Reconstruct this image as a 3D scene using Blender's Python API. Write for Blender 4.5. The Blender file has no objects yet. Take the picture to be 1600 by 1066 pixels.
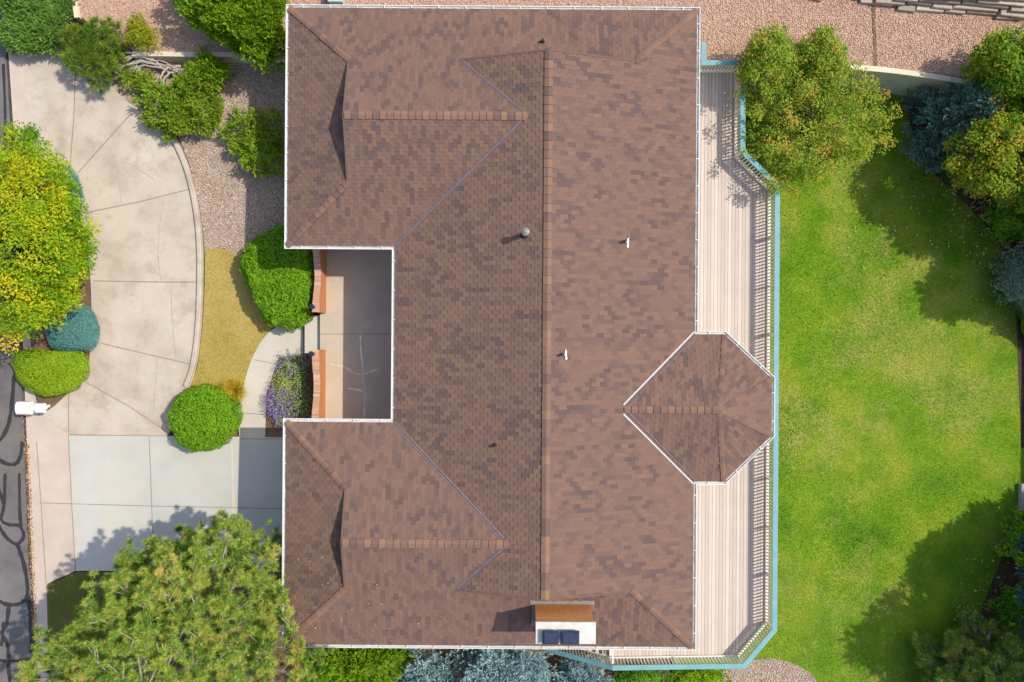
import bpy, bmesh, math, random
import numpy as np
from mathutils import Vector

random.seed(7)
RNG = np.random.default_rng(11)
R = math.radians
SC = bpy.context.scene
COL = SC.collection

# ------------------------------------------------------------------ camera, sky, sun, exposure
H = 33.0                      # camera height above the courtyard paving (z = 0)
S = 0.027                     # metres per photo pixel on the courtyard paving
ROLL = R(0.4)
cam = bpy.data.cameras.new('camera')
cam.sensor_fit = 'HORIZONTAL'
cam.sensor_width = 36.0
cam.lens = 36.0 * (H / S) / 1600.0
cam.clip_end = 2000
camo = bpy.data.objects.new('camera', cam)
COL.objects.link(camo)
camo.location = (0, 0, H)
camo.rotation_euler = (0, 0, ROLL)
SC.camera = camo

SUN = Vector((0.69, 0.19, 1.0)).normalized()
w = bpy.data.worlds.new('World')
SC.world = w
w.use_nodes = True
nt = w.node_tree
sky = nt.nodes.new('ShaderNodeTexSky')
sky.sky_type = 'NISHITA'
sky.sun_disc = False
sky.sun_elevation = math.asin(SUN.z)
sky.sun_rotation = math.atan2(SUN.x, SUN.y)
sky.altitude = 1700
sky.air_density = 1.0
sky.dust_density = 7.0
sky.ozone_density = 0.0
nt.links.new(sky.outputs[0], nt.nodes['Background'].inputs[0])
nt.nodes['Background'].inputs[1].default_value = 0.15
sl = bpy.data.lights.new('sun', 'SUN')
sl.energy = 2.7
sl.angle = R(0.5)
sl.color = (1.0, 0.925, 0.80)
so = bpy.data.objects.new('sun', sl)
COL.objects.link(so)
so.rotation_euler = SUN.to_track_quat('Z', 'Y').to_euler()
so.location = SUN * 60
SC.view_settings.view_transform = 'Standard'
SC.view_settings.look = 'None'
SC.view_settings.exposure = 0.5
SC.view_settings.gamma = 1

# ------------------------------------------------------------------ from photo pixels to the place
_c, _s = math.cos(ROLL), math.sin(ROLL)


def P(px, py, z=0.0):
    k = S * (H - z) / H
    x, y = (px - 800) * k, (533 - py) * k
    return (x * _c - y * _s, x * _s + y * _c, z)


def zW(y):                    # the front yard falls gently from north to south
    return -0.35 + 0.06 * (max(-22, min(22, y)) - 6)


ZL, ZT = -1.5, 0.6            # back lawn, gravel terrace


def front(off=0.0):
    return lambda x, y: zW(y) + off


def flat(z):
    return lambda x, y: z


def PG(px, py, zf):
    z = 0.0
    for _ in range(5):
        x, y, _z = P(px, py, z)
        z = zf(x, y)
    return P(px, py, z)


# ------------------------------------------------------------------ object helpers
def obj(name, me, parent=None, loc=None):
    o = bpy.data.objects.new(name, me)
    COL.objects.link(o)
    if loc is not None:
        o.location = loc
    if parent is not None:
        o.parent = parent
    return o


def tag(o, label=None, cat=None, group=None, kind=None):
    if label: o['label'] = label
    if cat: o['category'] = cat
    if group: o['group'] = group
    if kind: o['kind'] = kind
    return o


def thing(name, label, cat, loc=(0, 0, 0), group=None):
    return tag(obj(name, None, None, loc), label, cat, group)


def qmesh(name, V, F, mat, tint=None, smooth=False, midx=None):
    """numpy mesh: V (n,3), F (m,k) or list of lists"""
    me = bpy.data.meshes.new(name)
    V = np.asarray(V, dtype=np.float32).reshape(-1, 3)
    if isinstance(F, np.ndarray):
        m, k = F.shape
        me.vertices.add(len(V))
        me.vertices.foreach_set('co', V.ravel())
        me.loops.add(m * k)
        me.loops.foreach_set('vertex_index', F.astype(np.int32).ravel())
        me.polygons.add(m)
        me.polygons.foreach_set('loop_start', (np.arange(m) * k).astype(np.int32))
        me.polygons.foreach_set('loop_total', np.full(m, k, dtype=np.int32))
        me.update(calc_edges=True)
    else:
        me.from_pydata(V.tolist(), [], F)
        me.update()
    for mt in (mat if isinstance(mat, (list, tuple)) else [mat]):
        me.materials.append(mt)
    if tint is not None:
        a = me.attributes.new('tint', 'FLOAT', 'POINT')
        a.data.foreach_set('value', np.asarray(tint, dtype=np.float32))
    if midx is not None:
        me.polygons.foreach_set('material_index', np.asarray(midx, dtype=np.int32))
    if smooth:
        me.polygons.foreach_set('use_smooth', np.ones(len(me.polygons), dtype=bool))
    me.validate()
    return me


class MB:
    """collects boxes, tubes and sweeps, then links them as one mesh object"""

    def __init__(self):
        self.v, self.f, self.t = [], [], []

    def add(self, v, f, t=0.5):
        n = len(self.v)
        self.v += [tuple(p) for p in v]
        self.f += [[i + n for i in q] for q in f]
        self.t += [t] * len(v)

    def box(self, c, size, rz=0.0, t=0.5, bev=0.0):
        x, y, z = (s / 2 for s in size)
        b = min(bev, x * .8, y * .8, z * .8)
        cr, sr = math.cos(rz), math.sin(rz)

        def tr(p):
            return (c[0] + p[0] * cr - p[1] * sr, c[1] + p[0] * sr + p[1] * cr, c[2] + p[2])
        if b <= 0:
            vs = [(-x, -y, -z), (x, -y, -z), (x, y, -z), (-x, y, -z), (-x, -y, z), (x, -y, z), (x, y, z), (-x, y, z)]
            fs = [(3, 2, 1, 0), (4, 5, 6, 7), (0, 1, 5, 4), (1, 2, 6, 5), (2, 3, 7, 6), (3, 0, 4, 7)]
        else:
            ring = lambda u, v_, zz: [(-u, -v_, zz), (u, -v_, zz), (u, v_, zz), (-u, v_, zz)]
            vs = ring(x - b, y - b, -z) + ring(x, y, -z + b) + ring(x, y, z - b) + ring(x - b, y - b, z)
            fs = [(3, 2, 1, 0), (12, 13, 14, 15)]
            for k in range(3):
                for i in range(4):
                    j = (i + 1) % 4
                    fs.append((4 * k + i, 4 * k + j, 4 * k + 4 + j, 4 * k + 4 + i))
        self.add([tr(p) for p in vs], fs, t)

    def tube(self, pts, radii, n=7, t=0.5, cap=True):
        pts = [Vector(p) for p in pts]
        vs, fs = [], []
        for i, p in enumerate(pts):
            d = (pts[min(i + 1, len(pts) - 1)] - pts[max(i - 1, 0)])
            d = d.normalized() if d.length > 1e-6 else Vector((0, 0, 1))
            u = d.orthogonal().normalized() if abs(d.z) > .95 else d.cross(Vector((0, 0, 1))).normalized()
            v = d.cross(u)
            r = radii[i] if isinstance(radii, (list, tuple)) else radii
            for k in range(n):
                a = 2 * math.pi * k / n
                vs.append(p + u * (r * math.cos(a)) + v * (r * math.sin(a)))
        for i in range(len(pts) - 1):
            for k in range(n):
                j = (k + 1) % n
                fs.append((i * n + k, i * n + j, (i + 1) * n + j, (i + 1) * n + k))
        if cap:
            fs.append(tuple(range(n)))
            fs.append(tuple((len(pts) - 1) * n + k for k in range(n)))
        self.add(vs, fs, t)

    def sweep(self, path, prof, closed=False, zs=None, t=0.5):
        """path of (x,y[,z]); prof: closed loop of (outward, z); outward = right of travel"""
        n, m = len(path), len(prof)
        vs, fs = [], []
        for i in range(n):
            p = Vector(path[i][:2])
            a = Vector(path[(i - 1) % n][:2]) if (closed or i > 0) else None
            b = Vector(path[(i + 1) % n][:2]) if (closed or i < n - 1) else None
            d1 = (p - a).normalized() if a is not None else (b - p).normalized()
            d2 = (b - p).normalized() if b is not None else d1
            n1, n2 = Vector((d1.y, -d1.x)), Vector((d2.y, -d2.x))
            mit = (n1 + n2).normalized()
            mit = mit / max(.3, mit.dot(n1))
            z0 = path[i][2] if len(path[i]) > 2 else 0.0
            for (o, z) in prof:
                vs.append((p.x + mit.x * o, p.y + mit.y * o, z0 + z))
        for i in range(n if closed else n - 1):
            j = (i + 1) % n
            for k in range(m):
                l = (k + 1) % m
                fs.append((i * m + k, i * m + l, j * m + l, j * m + k))
        if not closed:
            fs.append(tuple(range(m))[::-1])
            fs.append(tuple((n - 1) * m + k for k in range(m)))
        self.add(vs, fs, t)

    def build(self, name, mat, parent=None, tint=False, smooth=False, recalc=True):
        me = bpy.data.meshes.new(name)
        me.from_pydata(self.v, [], self.f)
        me.materials.append(mat)
        if tint:
            a = me.attributes.new('tint', 'FLOAT', 'POINT')
            a.data.foreach_set('value', np.array(self.t, dtype=np.float32))
        if recalc:
            bm = bmesh.new(); bm.from_mesh(me)
            bmesh.ops.recalc_face_normals(bm, faces=bm.faces)
            bm.to_mesh(me); bm.free()
        if smooth:
            me.polygons.foreach_set('use_smooth', np.ones(len(me.polygons), dtype=bool))
        me.update()
        return obj(name, me, parent)


def spline(pts, n=8, closed=False):
    out, m = [], len(pts)
    for i in range(m if closed else m - 1):
        g = lambda k: np.array(pts[k % m] if closed else pts[max(0, min(m - 1, k))], dtype=float)
        p0, p1, p2, p3 = g(i - 1), g(i), g(i + 1), g(i + 2)
        for j in range(n):
            t = j / n
            out.append(tuple(.5 * ((2 * p1) + (-p0 + p2) * t + (2 * p0 - 5 * p1 + 4 * p2 - p3) * t * t + (-p0 + 3 * p1 - 3 * p2 + p3) * t ** 3)))
    if not closed:
        out.append(tuple(map(float, pts[-1])))
    return out


def sheet(name, pts, zf, mat, depth=0.25, kind='structure', world=False, parent=None):
    """a slab whose outline is given in photo pixels (or in metres) lying on surface zf"""
    if world:
        W = [(x, y, zf(x, y)) for x, y in pts]
    else:
        W = [PG(x, y, zf) for x, y in pts]
    n = len(W)
    me = bpy.data.meshes.new(name)
    bm = bmesh.new()
    top = [bm.verts.new(p) for p in W]
    bot = [bm.verts.new((p[0], p[1], p[2] - depth)) for p in W]
    f = bm.faces.new(top)
    f.normal_update()
    if f.normal.z < 0:
        f.normal_flip()
    for i in range(n):
        bm.faces.new((top[i], top[(i + 1) % n], bot[(i + 1) % n], bot[i]))
    bmesh.ops.triangulate(bm, faces=[f])
    bmesh.ops.recalc_face_normals(bm, faces=bm.faces)
    # the open-bottomed slab can come out inside-out
    if sum(q.normal.z * q.calc_area() for q in bm.faces) < 0:
        bmesh.ops.reverse_faces(bm, faces=bm.faces)
    bm.to_mesh(me); bm.free()
    me.materials.append(mat)
    o = obj(name, me, parent)
    if kind:
        o['kind'] = kind
    return o


def ribbon(mb, pts, width, zf, wob=0.0):
    W = [Vector(PG(x, y, zf)) for x, y in pts]
    vs, fs = [], []
    for i, p in enumerate(W):
        d = (W[min(i + 1, len(W) - 1)] - W[max(0, i - 1)])
        d.z = 0
        d.normalize()
        nn = Vector((-d.y, d.x, 0))
        hw = width / 2 * (1 + wob * random.uniform(-1, 1))
        vs += [p + nn * hw, p - nn * hw]
    for i in range(len(W) - 1):
        fs.append((2 * i, 2 * i + 1, 2 * i + 3, 2 * i + 2))
    mb.add(vs, fs)


# ------------------------------------------------------------------ materials
def new_mat(name, rough=0.85, spec=0.3):
    m = bpy.data.materials.new(name)
    m.use_nodes = True
    b = m.node_tree.nodes['Principled BSDF']
    b.inputs['Roughness'].default_value = rough
    b.inputs['Specular IOR Level'].default_value = spec
    return m, m.node_tree, b


def c4(c):
    return (c[0], c[1], c[2], 1.0)


def coords(t):
    return t.nodes.new('ShaderNodeTexCoord').outputs['Object']


def noise(t, co, scale, detail=4, rough=.6):
    n = t.nodes.new('ShaderNodeTexNoise')
    n.inputs['Scale'].default_value = scale
    n.inputs['Detail'].default_value = detail
    n.inputs['Roughness'].default_value = rough
    t.links.new(co, n.inputs['Vector'])
    return n.outputs['Fac']


def ramp(t, fac, stops, interp='LINEAR'):
    r = t.nodes.new('ShaderNodeValToRGB')
    e = r.color_ramp.elements
    r.color_ramp.interpolation = interp
    while len(e) < len(stops):
        e.new(.5)
    for k, (p, c) in enumerate(stops):
        e[k].position = p
        e[k].color = c4(c)
    t.links.new(fac, r.inputs['Fac'])
    return r.outputs['Color']


def mix(t, fac, a, b, mode='MIX'):
    n = t.nodes.new('ShaderNodeMix')
    n.data_type = 'RGBA'
    n.blend_type = mode
    for s, v in ((0, fac), (6, a), (7, b)):
        if isinstance(v, (int, float)):
            n.inputs[s].default_value = v
        elif isinstance(v, tuple):
            n.inputs[s].default_value = c4(v)
        else:
            t.links.new(v, n.inputs[s])
    return n.outputs[2]


def math_n(t, op, a, b=0.0):
    n = t.nodes.new('ShaderNodeMath')
    n.operation = op
    for s, v in ((0, a), (1, b)):
        if isinstance(v, (int, float)):
            n.inputs[s].default_value = v
        else:
            t.links.new(v, n.inputs[s])
    return n.outputs[0]


def bump(t, b, h, strength=.4, dist=.02):
    n = t.nodes.new('ShaderNodeBump')
    n.inputs['Strength'].default_value = strength
    n.inputs['Distance'].default_value = dist
    t.links.new(h, n.inputs['Height'])
    t.links.new(n.outputs[0], b.inputs['Normal'])


def mottled(name, stops, scale=1.0, fine=40.0, fineamt=.35, rough=.9, bs=.3, bd=.01, stain=None):
    """several noises: broad colour drift, fine speckle, optional darker stains"""
    m, t, b = new_mat(name, rough)
    co = coords(t)
    c = ramp(t, noise(t, co, scale, 6, .65), stops)
    fn = noise(t, co, fine, 3, .7)
    sp = ramp(t, fn, [(.3, (.62, .62, .62)), (.7, (1.25, 1.25, 1.25))])
    c = mix(t, fineamt, c, mix(t, 1.0, c, sp, 'MULTIPLY'))
    if stain:
        sn = noise(t, co, stain[0], 5, .7)
        f = ramp(t, sn, [(stain[1], (0, 0, 0)), (stain[1] + .18, (1, 1, 1))])
        c = mix(t, math_n(t, 'MULTIPLY', f, stain[3]), c, stain[2])
    t.links.new(c, b.inputs['Base Color'])
    bump(t, b, fn, bs, bd)
    return m


def plain(name, col, rough=.6, var=.12, scale=6.0, spec=.3, metal=0.0):
    m, t, b = new_mat(name, rough, spec)
    co = coords(t)
    lo, hi = tuple(x * (1 - var) for x in col), tuple(min(1, x * (1 + var)) for x in col)
    t.links.new(ramp(t, noise(t, co, scale, 5, .7), [(.3, lo), (.7, hi)]), b.inputs['Base Color'])
    b.inputs['Metallic'].default_value = metal
    return m


def tinted(name, stops, rough=.9, isl=.25, trans=0.0, spec=.2, patch=None, grain=None):
    """colour from the per-vertex 'tint' plus a random step for each loose piece"""
    m, t, b = new_mat(name, rough, spec)
    a = t.nodes.new('ShaderNodeAttribute')
    a.attribute_name = 'tint'
    g = t.nodes.new('ShaderNodeNewGeometry')
    r = math_n(t, 'MULTIPLY', math_n(t, 'SUBTRACT', g.outputs['Random Per Island'], .5), isl)
    f = math_n(t, 'ADD', a.outputs['Fac'], r)
    if patch:
        pn = noise(t, coords(t), patch[0], 3, .6)
        f = math_n(t, 'ADD', f, math_n(t, 'MULTIPLY', math_n(t, 'SUBTRACT', pn, .5), patch[1]))
    c = ramp(t, f, stops)
    if grain:
        gn = noise(t, coords(t), grain[0], 3, .7)
        c = mix(t, grain[1], c, mix(t, 1.0, c, ramp(t, gn, [(.3, (.6, .6, .6)), (.7, (1.3, 1.3, 1.3))]), 'MULTIPLY'))
    t.links.new(c, b.inputs['Base Color'])
    if trans:
        tr = t.nodes.new('ShaderNodeBsdfTranslucent')
        t.links.new(c, tr.inputs['Color'])
        mx = t.nodes.new('ShaderNodeMixShader')
        mx.inputs[0].default_value = trans
        t.links.new(b.outputs[0], mx.inputs[1])
        t.links.new(tr.outputs[0], mx.inputs[2])
        t.links.new(mx.outputs[0], t.nodes['Material Output'].inputs['Surface'])
    return m


def leafmat(name, cols, trans=.35, isl=.45, patch=(.9, .5), rough=.6):
    n = len(cols)
    return tinted(name, [(i / (n - 1) if n > 1 else 0, c) for i, c in enumerate(cols)], rough, isl, trans, .25, patch)


M = {}
M['soil'] = mottled('bark_mulch', [(.3, (.11, .068, .040)), (.7, (.24, .15, .09))], 2.5, 28, .8, .95, .8, .03)
M['drive'] = mottled('aggregate_concrete', [(.28, (.41, .345, .275)), (.5, (.53, .46, .38)), (.72, (.59, .52, .435))], .55, 38, .45, .9, .3, .006,
                     (.9, .5, (.345, .28, .215), .6))
M['apron'] = mottled('grey_concrete', [(.3, (.455, .45, .415)), (.7, (.545, .535, .485))], .4, 60, .14, .85, .15, .004, (.42, .52, (.58, .53, .43), .75))
M['walk'] = mottled('walk_concrete', [(.3, (.50, .47, .40)), (.7, (.60, .56, .48))], .6, 60, .16, .85, .15, .004, (.8, .6, (.40, .37, .31), .4))
M['pink'] = mottled('pink_concrete', [(.3, (.50, .41, .335)), (.7, (.61, .51, .43))], .8, 60, .3, .9, .3, .006)
M['patio'] = mottled('brown_concrete', [(.3, (.46, .385, .30)), (.7, (.58, .49, .39))], .5, 50, .18, .85, .15, .004, (.7, .55, (.40, .32, .245), .5))
M['asphalt'] = mottled('asphalt', [(.3, (.12, .108, .104)), (.7, (.20, .18, .17))], .6, 45, .75, .9, .6, .01, (.4, .5, (.155, .175, .18), .6))
M['seal'] = plain('crack_sealant', (.038, .035, .037), .6)
M['joint'] = plain('joint_line', (.30, .24, .19), .95, .3, 9)
M['crack'] = plain('hairline_crack', (.41, .345, .28), .95, .2, 9)
M['patch'] = plain('pale_crack_filler', (.72, .70, .66), .9, .2, 9)
M['gravelbed'] = mottled('pebble_bed', [(.3, (.36, .26, .20)), (.7, (.50, .39, .31))], 6, 22, .9, .95, .9, .03)
M['pebble'] = tinted('river_pebbles', [(0, (.26, .16, .11)), (.25, (.48, .33, .24)), (.5, (.62, .48, .37)), (.75, (.70, .61, .52)), (1, (.80, .76, .70))], .85, 1.0)
M['pinkbed'] = mottled('pink_gravel_bed', [(.3, (.46, .29, .21)), (.7, (.60, .41, .30))], 6, 22, .9, .95, .9, .03)
M['pinkpebble'] = tinted('pink_pebbles', [(0, (.36, .21, .15)), (.3, (.60, .39, .285)), (.6, (.74, .52, .395)), (1, (.80, .64, .53))], .85, .9)
M['retain'] = mottled('cast_wall', [(.3, (.62, .55, .39)), (.7, (.74, .66, .48))], .9, 40, .3, .9, .3, .01, (1.4, .55, (.33, .29, .22), .5))
M['shingle'] = tinted('asphalt_shingles', [(0, (.122, .085, .080)), (.25, (.152, .099, .084)), (.45, (.186, .116, .091)), (.7, (.212, .129, .096)), (1, (.29, .170, .108))], .95, .08, 0, .15, (.30, .22), (45, .5))
M['deckroof'] = plain('roof_underlay', (.06, .045, .04), .95)
M['valley'] = plain('valley_metal', (.17, .125, .135), .5, .15, 5, .4)
M['gutter'] = mottled('white_gutter', [(.3, (.66, .65, .63)), (.7, (.77, .77, .75))], 1.5, 25, .3, .5, .1, .003)
M['gutin'] = mottled('gutter_trough', [(.3, (.40, .39, .37)), (.7, (.66, .65, .63))], 2.2, 30, .4, .7)
M['stucco'] = mottled('beige_siding', [(.3, (.52, .45, .36)), (.7, (.58, .51, .42))], 2, 60, .2, .9, .3, .01)
M['white'] = plain('white_paint', (.80, .80, .79), .5, .04, 3)
M['glass'] = plain('window_glass', (.03, .04, .05), .06, .05, 2, .6)
M['cream'] = plain('cream_paint', (.80, .75, .64), .6, .08, 5)
M['teal'] = mottled('teal_paint', [(.3, (.145, .345, .365)), (.7, (.21, .42, .435))], 2.0, 30, .3, .6, .2, .004, (3.0, .57, (.36, .43, .40), .5))
M['steel'] = plain('vent_metal', (.25, .235, .22), .55, .3, 14, .5, .4)
M['dark'] = plain('black_pipe', (.03, .028, .028), .6)
M['blue'] = plain('dark_blue_metal', (.022, .036, .075), .4, .3, 4, .5)
M['splat'] = plain('white_splatter', (.85, .85, .85), .7, .05)
M['bark'] = mottled('bark', [(.3, (.15, .105, .075)), (.7, (.27, .20, .15))], 5, 30, .6, .95, .6, .02)
M['pinebark'] = mottled('pale_pine_bark', [(.3, (.36, .29, .23)), (.7, (.52, .45, .38))], 5, 30, .5, .95, .5, .01)
M['greywood'] = mottled('grey_wood', [(.3, (.36, .31, .27)), (.7, (.55, .50, .45))], 5, 30, .5, .95, .5, .01)
M['fence'] = mottled('weathered_fence', [(.3, (.20, .19, .18)), (.7, (.31, .29, .27))], 3, 40, .5, .9, .4, .01)
M['stone'] = tinted('ledger_stone', [(0, (.30, .26, .22)), (.5, (.46, .40, .33)), (1, (.58, .52, .44))], .9, .3, 0, .2, (3, .6), (18, .5))


def brick_mat(name, c1, c2, mortar, scale, vertical=False):
    m, t, b = new_mat(name, .9)
    co = coords(t)
    mp = t.nodes.new('ShaderNodeCombineXYZ')
    sp = t.nodes.new('ShaderNodeSeparateXYZ')
    t.links.new(co, sp.inputs[0])
    if vertical:
        t.links.new(math_n(t, 'ADD', sp.outputs[0], sp.outputs[1]), mp.inputs[0])
        t.links.new(sp.outputs[2], mp.inputs[1])
    else:
        t.links.new(sp.outputs[0], mp.inputs[0])
        t.links.new(sp.outputs[1], mp.inputs[1])
    br = t.nodes.new('ShaderNodeTexBrick')
    br.inputs['Color1'].default_value = c4(c1)
    br.inputs['Color2'].default_value = c4(c2)
    br.inputs['Mortar'].default_value = c4(mortar)
    br.inputs['Scale'].default_value = 1
    br.inputs['Brick Width'].default_value = scale[0]
    br.inputs['Row Height'].default_value = scale[1]
    br.inputs['Mortar Size'].default_value = scale[2]
    t.links.new(mp.outputs[0], br.inputs['Vector'])
    c = mix(t, .4, br.outputs['Color'], mix(t, 1.0, br.outputs['Color'], ramp(t, noise(t, co, 20, 4, .7), [(.3, (.6, .6, .6)), (.7, (1.35, 1.35, 1.35))]), 'MULTIPLY'))
    t.links.new(c, b.inputs['Base Color'])
    bump(t, b, math_n(t, 'SUBTRACT', 1.0, br.outputs['Fac']), .5, .008)
    return m


M['brick'] = brick_mat('orange_brick', (.56, .20, .065), (.66, .27, .10), (.50, .30, .17), (.21, .073, .008), True)
M['chimbrick'] = brick_mat('chimney_brick', (.70, .27, .07), (.80, .35, .11), (.52, .30, .15), (.21, .073, .01), True)
M['rowlock'] = tinted('rowlock_brick', [(0, (.42, .24, .16)), (.5, (.56, .34, .24)), (1, (.68, .47, .36))], .9, .25)


def deck_mat():
    m, t, b = new_mat('deck_boards', .7)
    co = coords(t)
    sp = t.nodes.new('ShaderNodeSeparateXYZ')
    t.links.new(co, sp.inputs[0])
    x = math_n(t, 'DIVIDE', sp.outputs[0], .142)
    fr = math_n(t, 'FRACT', x)
    gap = math_n(t, 'LESS_THAN', fr, .11)
    wn = t.nodes.new('ShaderNodeTexWhiteNoise')
    wn.noise_dimensions = '1D'
    t.links.new(math_n(t, 'FLOOR', x), wn.inputs['W'])
    base = ramp(t, wn.outputs['Value'], [(0, (.53, .45, .39)), (1, (.645, .565, .495))])
    nz = noise(t, co, 1.3, 5, .7)
    base = mix(t, .25, base, mix(t, 1.0, base, ramp(t, nz, [(.3, (.7, .7, .7)), (.7, (1.15, 1.15, 1.15))]), 'MULTIPLY'))
    t.links.new(mix(t, gap, base, (.24, .19, .165)), b.inputs['Base Color'])
    bump(t, b, math_n(t, 'SUBTRACT', 1.0, gap), .5, .01)
    return m


M['deck'] = deck_mat()


def lawn_mat(name, stops, bare, bareamt):
    m, t, b = new_mat(name, .9)
    co = coords(t)
    c = ramp(t, noise(t, co, .55, 6, .68), stops)
    f = ramp(t, noise(t, co, .33, 5, .7), [(.5, (0, 0, 0)), (.72, (1, 1, 1))])
    c = mix(t, math_n(t, 'MULTIPLY', f, bareamt), c, bare)
    fn = noise(t, co, 26, 4, .75)
    c = mix(t, .6, c, mix(t, 1.0, c, ramp(t, fn, [(.3, (.5, .5, .5)), (.7, (1.4, 1.4, 1.4))]), 'MULTIPLY'))
    t.links.new(c, b.inputs['Base Color'])
    bump(t, b, fn, .8, .03)
    return m


LG = [(.3, (.095, .22, .008)), (.5, (.17, .31, .010)), (.7, (.30, .36, .025))]
M['lawn'] = lawn_mat('lawn_turf', LG, (.42, .38, .10), .8)
M['drylawn'] = lawn_mat('dry_lawn_turf', [(.3, (.36, .28, .06)), (.7, (.50, .38, .11))], (.54, .40, .17), .7)
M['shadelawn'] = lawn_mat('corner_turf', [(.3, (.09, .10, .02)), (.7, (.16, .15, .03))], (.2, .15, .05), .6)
M['blade'] = tinted('grass_blades', [(0, (.05, .18, .006)), (.32, (.125, .315, .008)), (.64, (.27, .43, .016)), (1, (.54, .50, .12))], .6, .5, .3, .25, (.27, 2.0))
M['dryblade'] = tinted('dry_grass_blades', [(0, (.22, .26, .04)), (.4, (.42, .36, .10)), (.7, (.55, .43, .15)), (1, (.66, .50, .26))], .7, .4, .2, .2, (.7, 1.6))
M['litter'] = tinted('fallen_leaves', [(0, (.16, .07, .03)), (.4, (.38, .19, .07)), (.7, (.55, .36, .13)), (1, (.62, .52, .34))], .8, .9, .1)

# ------------------------------------------------------------------ ground
SMO = lambda t: max(0, min(1, t)) ** 2 * (3 - 2 * max(0, min(1, t)))


def gbase(x, y):
    k = SMO((x + 6) / 10)
    return (zW(y) - .12) * (1 - k) + (ZL - .12) * k


xs = [-500, -120, -50] + list(np.arange(-34, 36, 1.0)) + [50, 120, 500]
ys = [-500, -120, -50] + list(np.arange(-28, 29, 1.0)) + [50, 120, 500]
GV = [(x, y, gbase(x, y)) for y in ys for x in xs]
nx = len(xs)
GF = [[j * nx + i, j * nx + i + 1, (j + 1) * nx + i + 1, (j + 1) * nx + i] for j in range(len(ys) - 1) for i in range(nx - 1)]
o = obj('ground', qmesh('ground', GV, GF, M['soil']))
o['kind'] = 'structure'

# street and kerbs
sheet('street', [(-500, -282), (2, -282), (9, 80), (20, 260), (30, 520), (38, 690), (46, 880), (52, 1000), (56, 1300), (-500, 1300)], front(-.03), M['asphalt'])
sheet('gutter_pan', [(6, -200), (13, 80), (25, 260), (35, 520), (42, 690), (50, 880), (55, 1000), (60, 1300),
                     (82, 1300), (75, 1000), (72, 912), (62, 690), (52, 520), (40, 300), (38, 82), (34, -200)], front(.012), M['pink'])
sheet('driveway_entry', [(45, 648), (62, 650), (106, 676), (112, 780), (118, 892), (72, 913), (58, 760)], front(.022), M['pink'])
loop = [(38, 80), (95, 70), (150, 110), (200, 160), (240, 190), (266, 208)] + spline([(275, 213), (296, 262), (309, 315), (316, 375), (317, 440), (314, 515), (306, 575), (292, 615), (262, 680)], 6) \
    + [(262, 681), (107, 679), (62, 652), (60, 640), (38, 600), (36, 300)]
sheet('driveway', loop, front(.03), M['drive'])
sheet('garage_apron', [(107, 680), (500, 684), (500, 892), (118, 892), (112, 780)], front(.036), M['apron'])
walk = [(374, 690)] + spline([(372, 645), (378, 612), (390, 570), (404, 540), (424, 516), (450, 503)], 5) + [(474, 495), (474, 553), (436, 558), (430, 575), (416, 615), (414, 690)]
sheet('entry_walk', walk, front(.042), M['walk'])
o = sheet('step_landing', [(476, 494), (500, 493), (500, 551), (476, 552)], flat(-.26), M['walk'], .5)
sheet('courtyard_paving', [(500, 350), (700, 350), (700, 700), (500, 700)], flat(0), M['patio'], 1.2)

M['shaded_mulch'] = mottled('shade_toned_mulch', [(.3, (.045, .03, .02)), (.7, (.12, .08, .05))], 2.5, 28, .8, .95, .8, .03)  # bark mulch with the deep tree shade put into its darker colour

# joints and cracks in the paving
mb = MB()
fz = front(.036)
for L in ([(118, 105), (115, 190), (108, 275)], [(206, 176), (165, 222), (122, 270)], [(303, 294), (220, 315), (136, 332)], [(317, 441), (230, 440.5), (146, 439)],
          [(306, 571), (240, 556), (156, 536)], [(258, 673), (200, 634), (132, 596)], [(107, 676), (107, 640), (107, 612)]):
    ribbon(mb, L, .042, fz)
o = mb.build('driveway_joint', M['joint']); o['kind'] = 'structure'
mb = MB()
for L in ([(165, 240), (180, 248), (186, 285), (189, 317)], [(195, 252), (225, 270), (243, 283)], [(258, 306), (251, 340), (247, 400), (252, 440)],
          [(267, 442), (269, 500), (275, 560)], [(246, 560), (243, 600), (240, 640)]):
    ribbon(mb, spline(L, 5), .03, fz, .5)
o = mb.build('driveway_crack', M['crack']); o['kind'] = 'structure'
mb = MB()
fz = front(.048)
for L in ([(233, 681), (237, 790), (241, 890)], [(62, 786), (240, 791), (441, 795)], [(112, 786), (118, 891)], [(107, 681), (112, 786)], [(109, 680), (262, 681)], [(372, 645), (414, 648)], [(374, 686), (440, 686)], [(397, 562), (425, 568)], [(57, 690), (64, 786), (72, 912)]):
    ribbon(mb, L, .03, fz)
o = mb.build('apron_joint', M['joint']); o['kind'] = 'structure'
mb = MB()
ribbon(mb, [(362, 690), (365, 790), (367, 892)], .12, front(.044))
o = mb.build('apron_strip', M['walk']); o['kind'] = 'structure'
mb = MB()
ribbon(mb, [(500, 522), (620, 522)], .035, flat(.006))
o = mb.build('courtyard_joint', M['joint']); o['kind'] = 'structure'
mb = MB()
for L in ([(563, 523), (564, 548), (567, 575), (567, 590), (570, 612), (569, 656)], [(536, 572), (544, 577), (556, 584), (566, 585), (578, 581), (593, 577)], [(543, 607), (552, 608), (567, 611)], [(515, 568), (525, 571), (536, 572)]):
    ribbon(mb, spline(L, 5), .055 if L[0][0] != 515 else .025, flat(.008), .6)
o = mb.build('courtyard_crack_filler', M['patch']); o['kind'] = 'structure'
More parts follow.
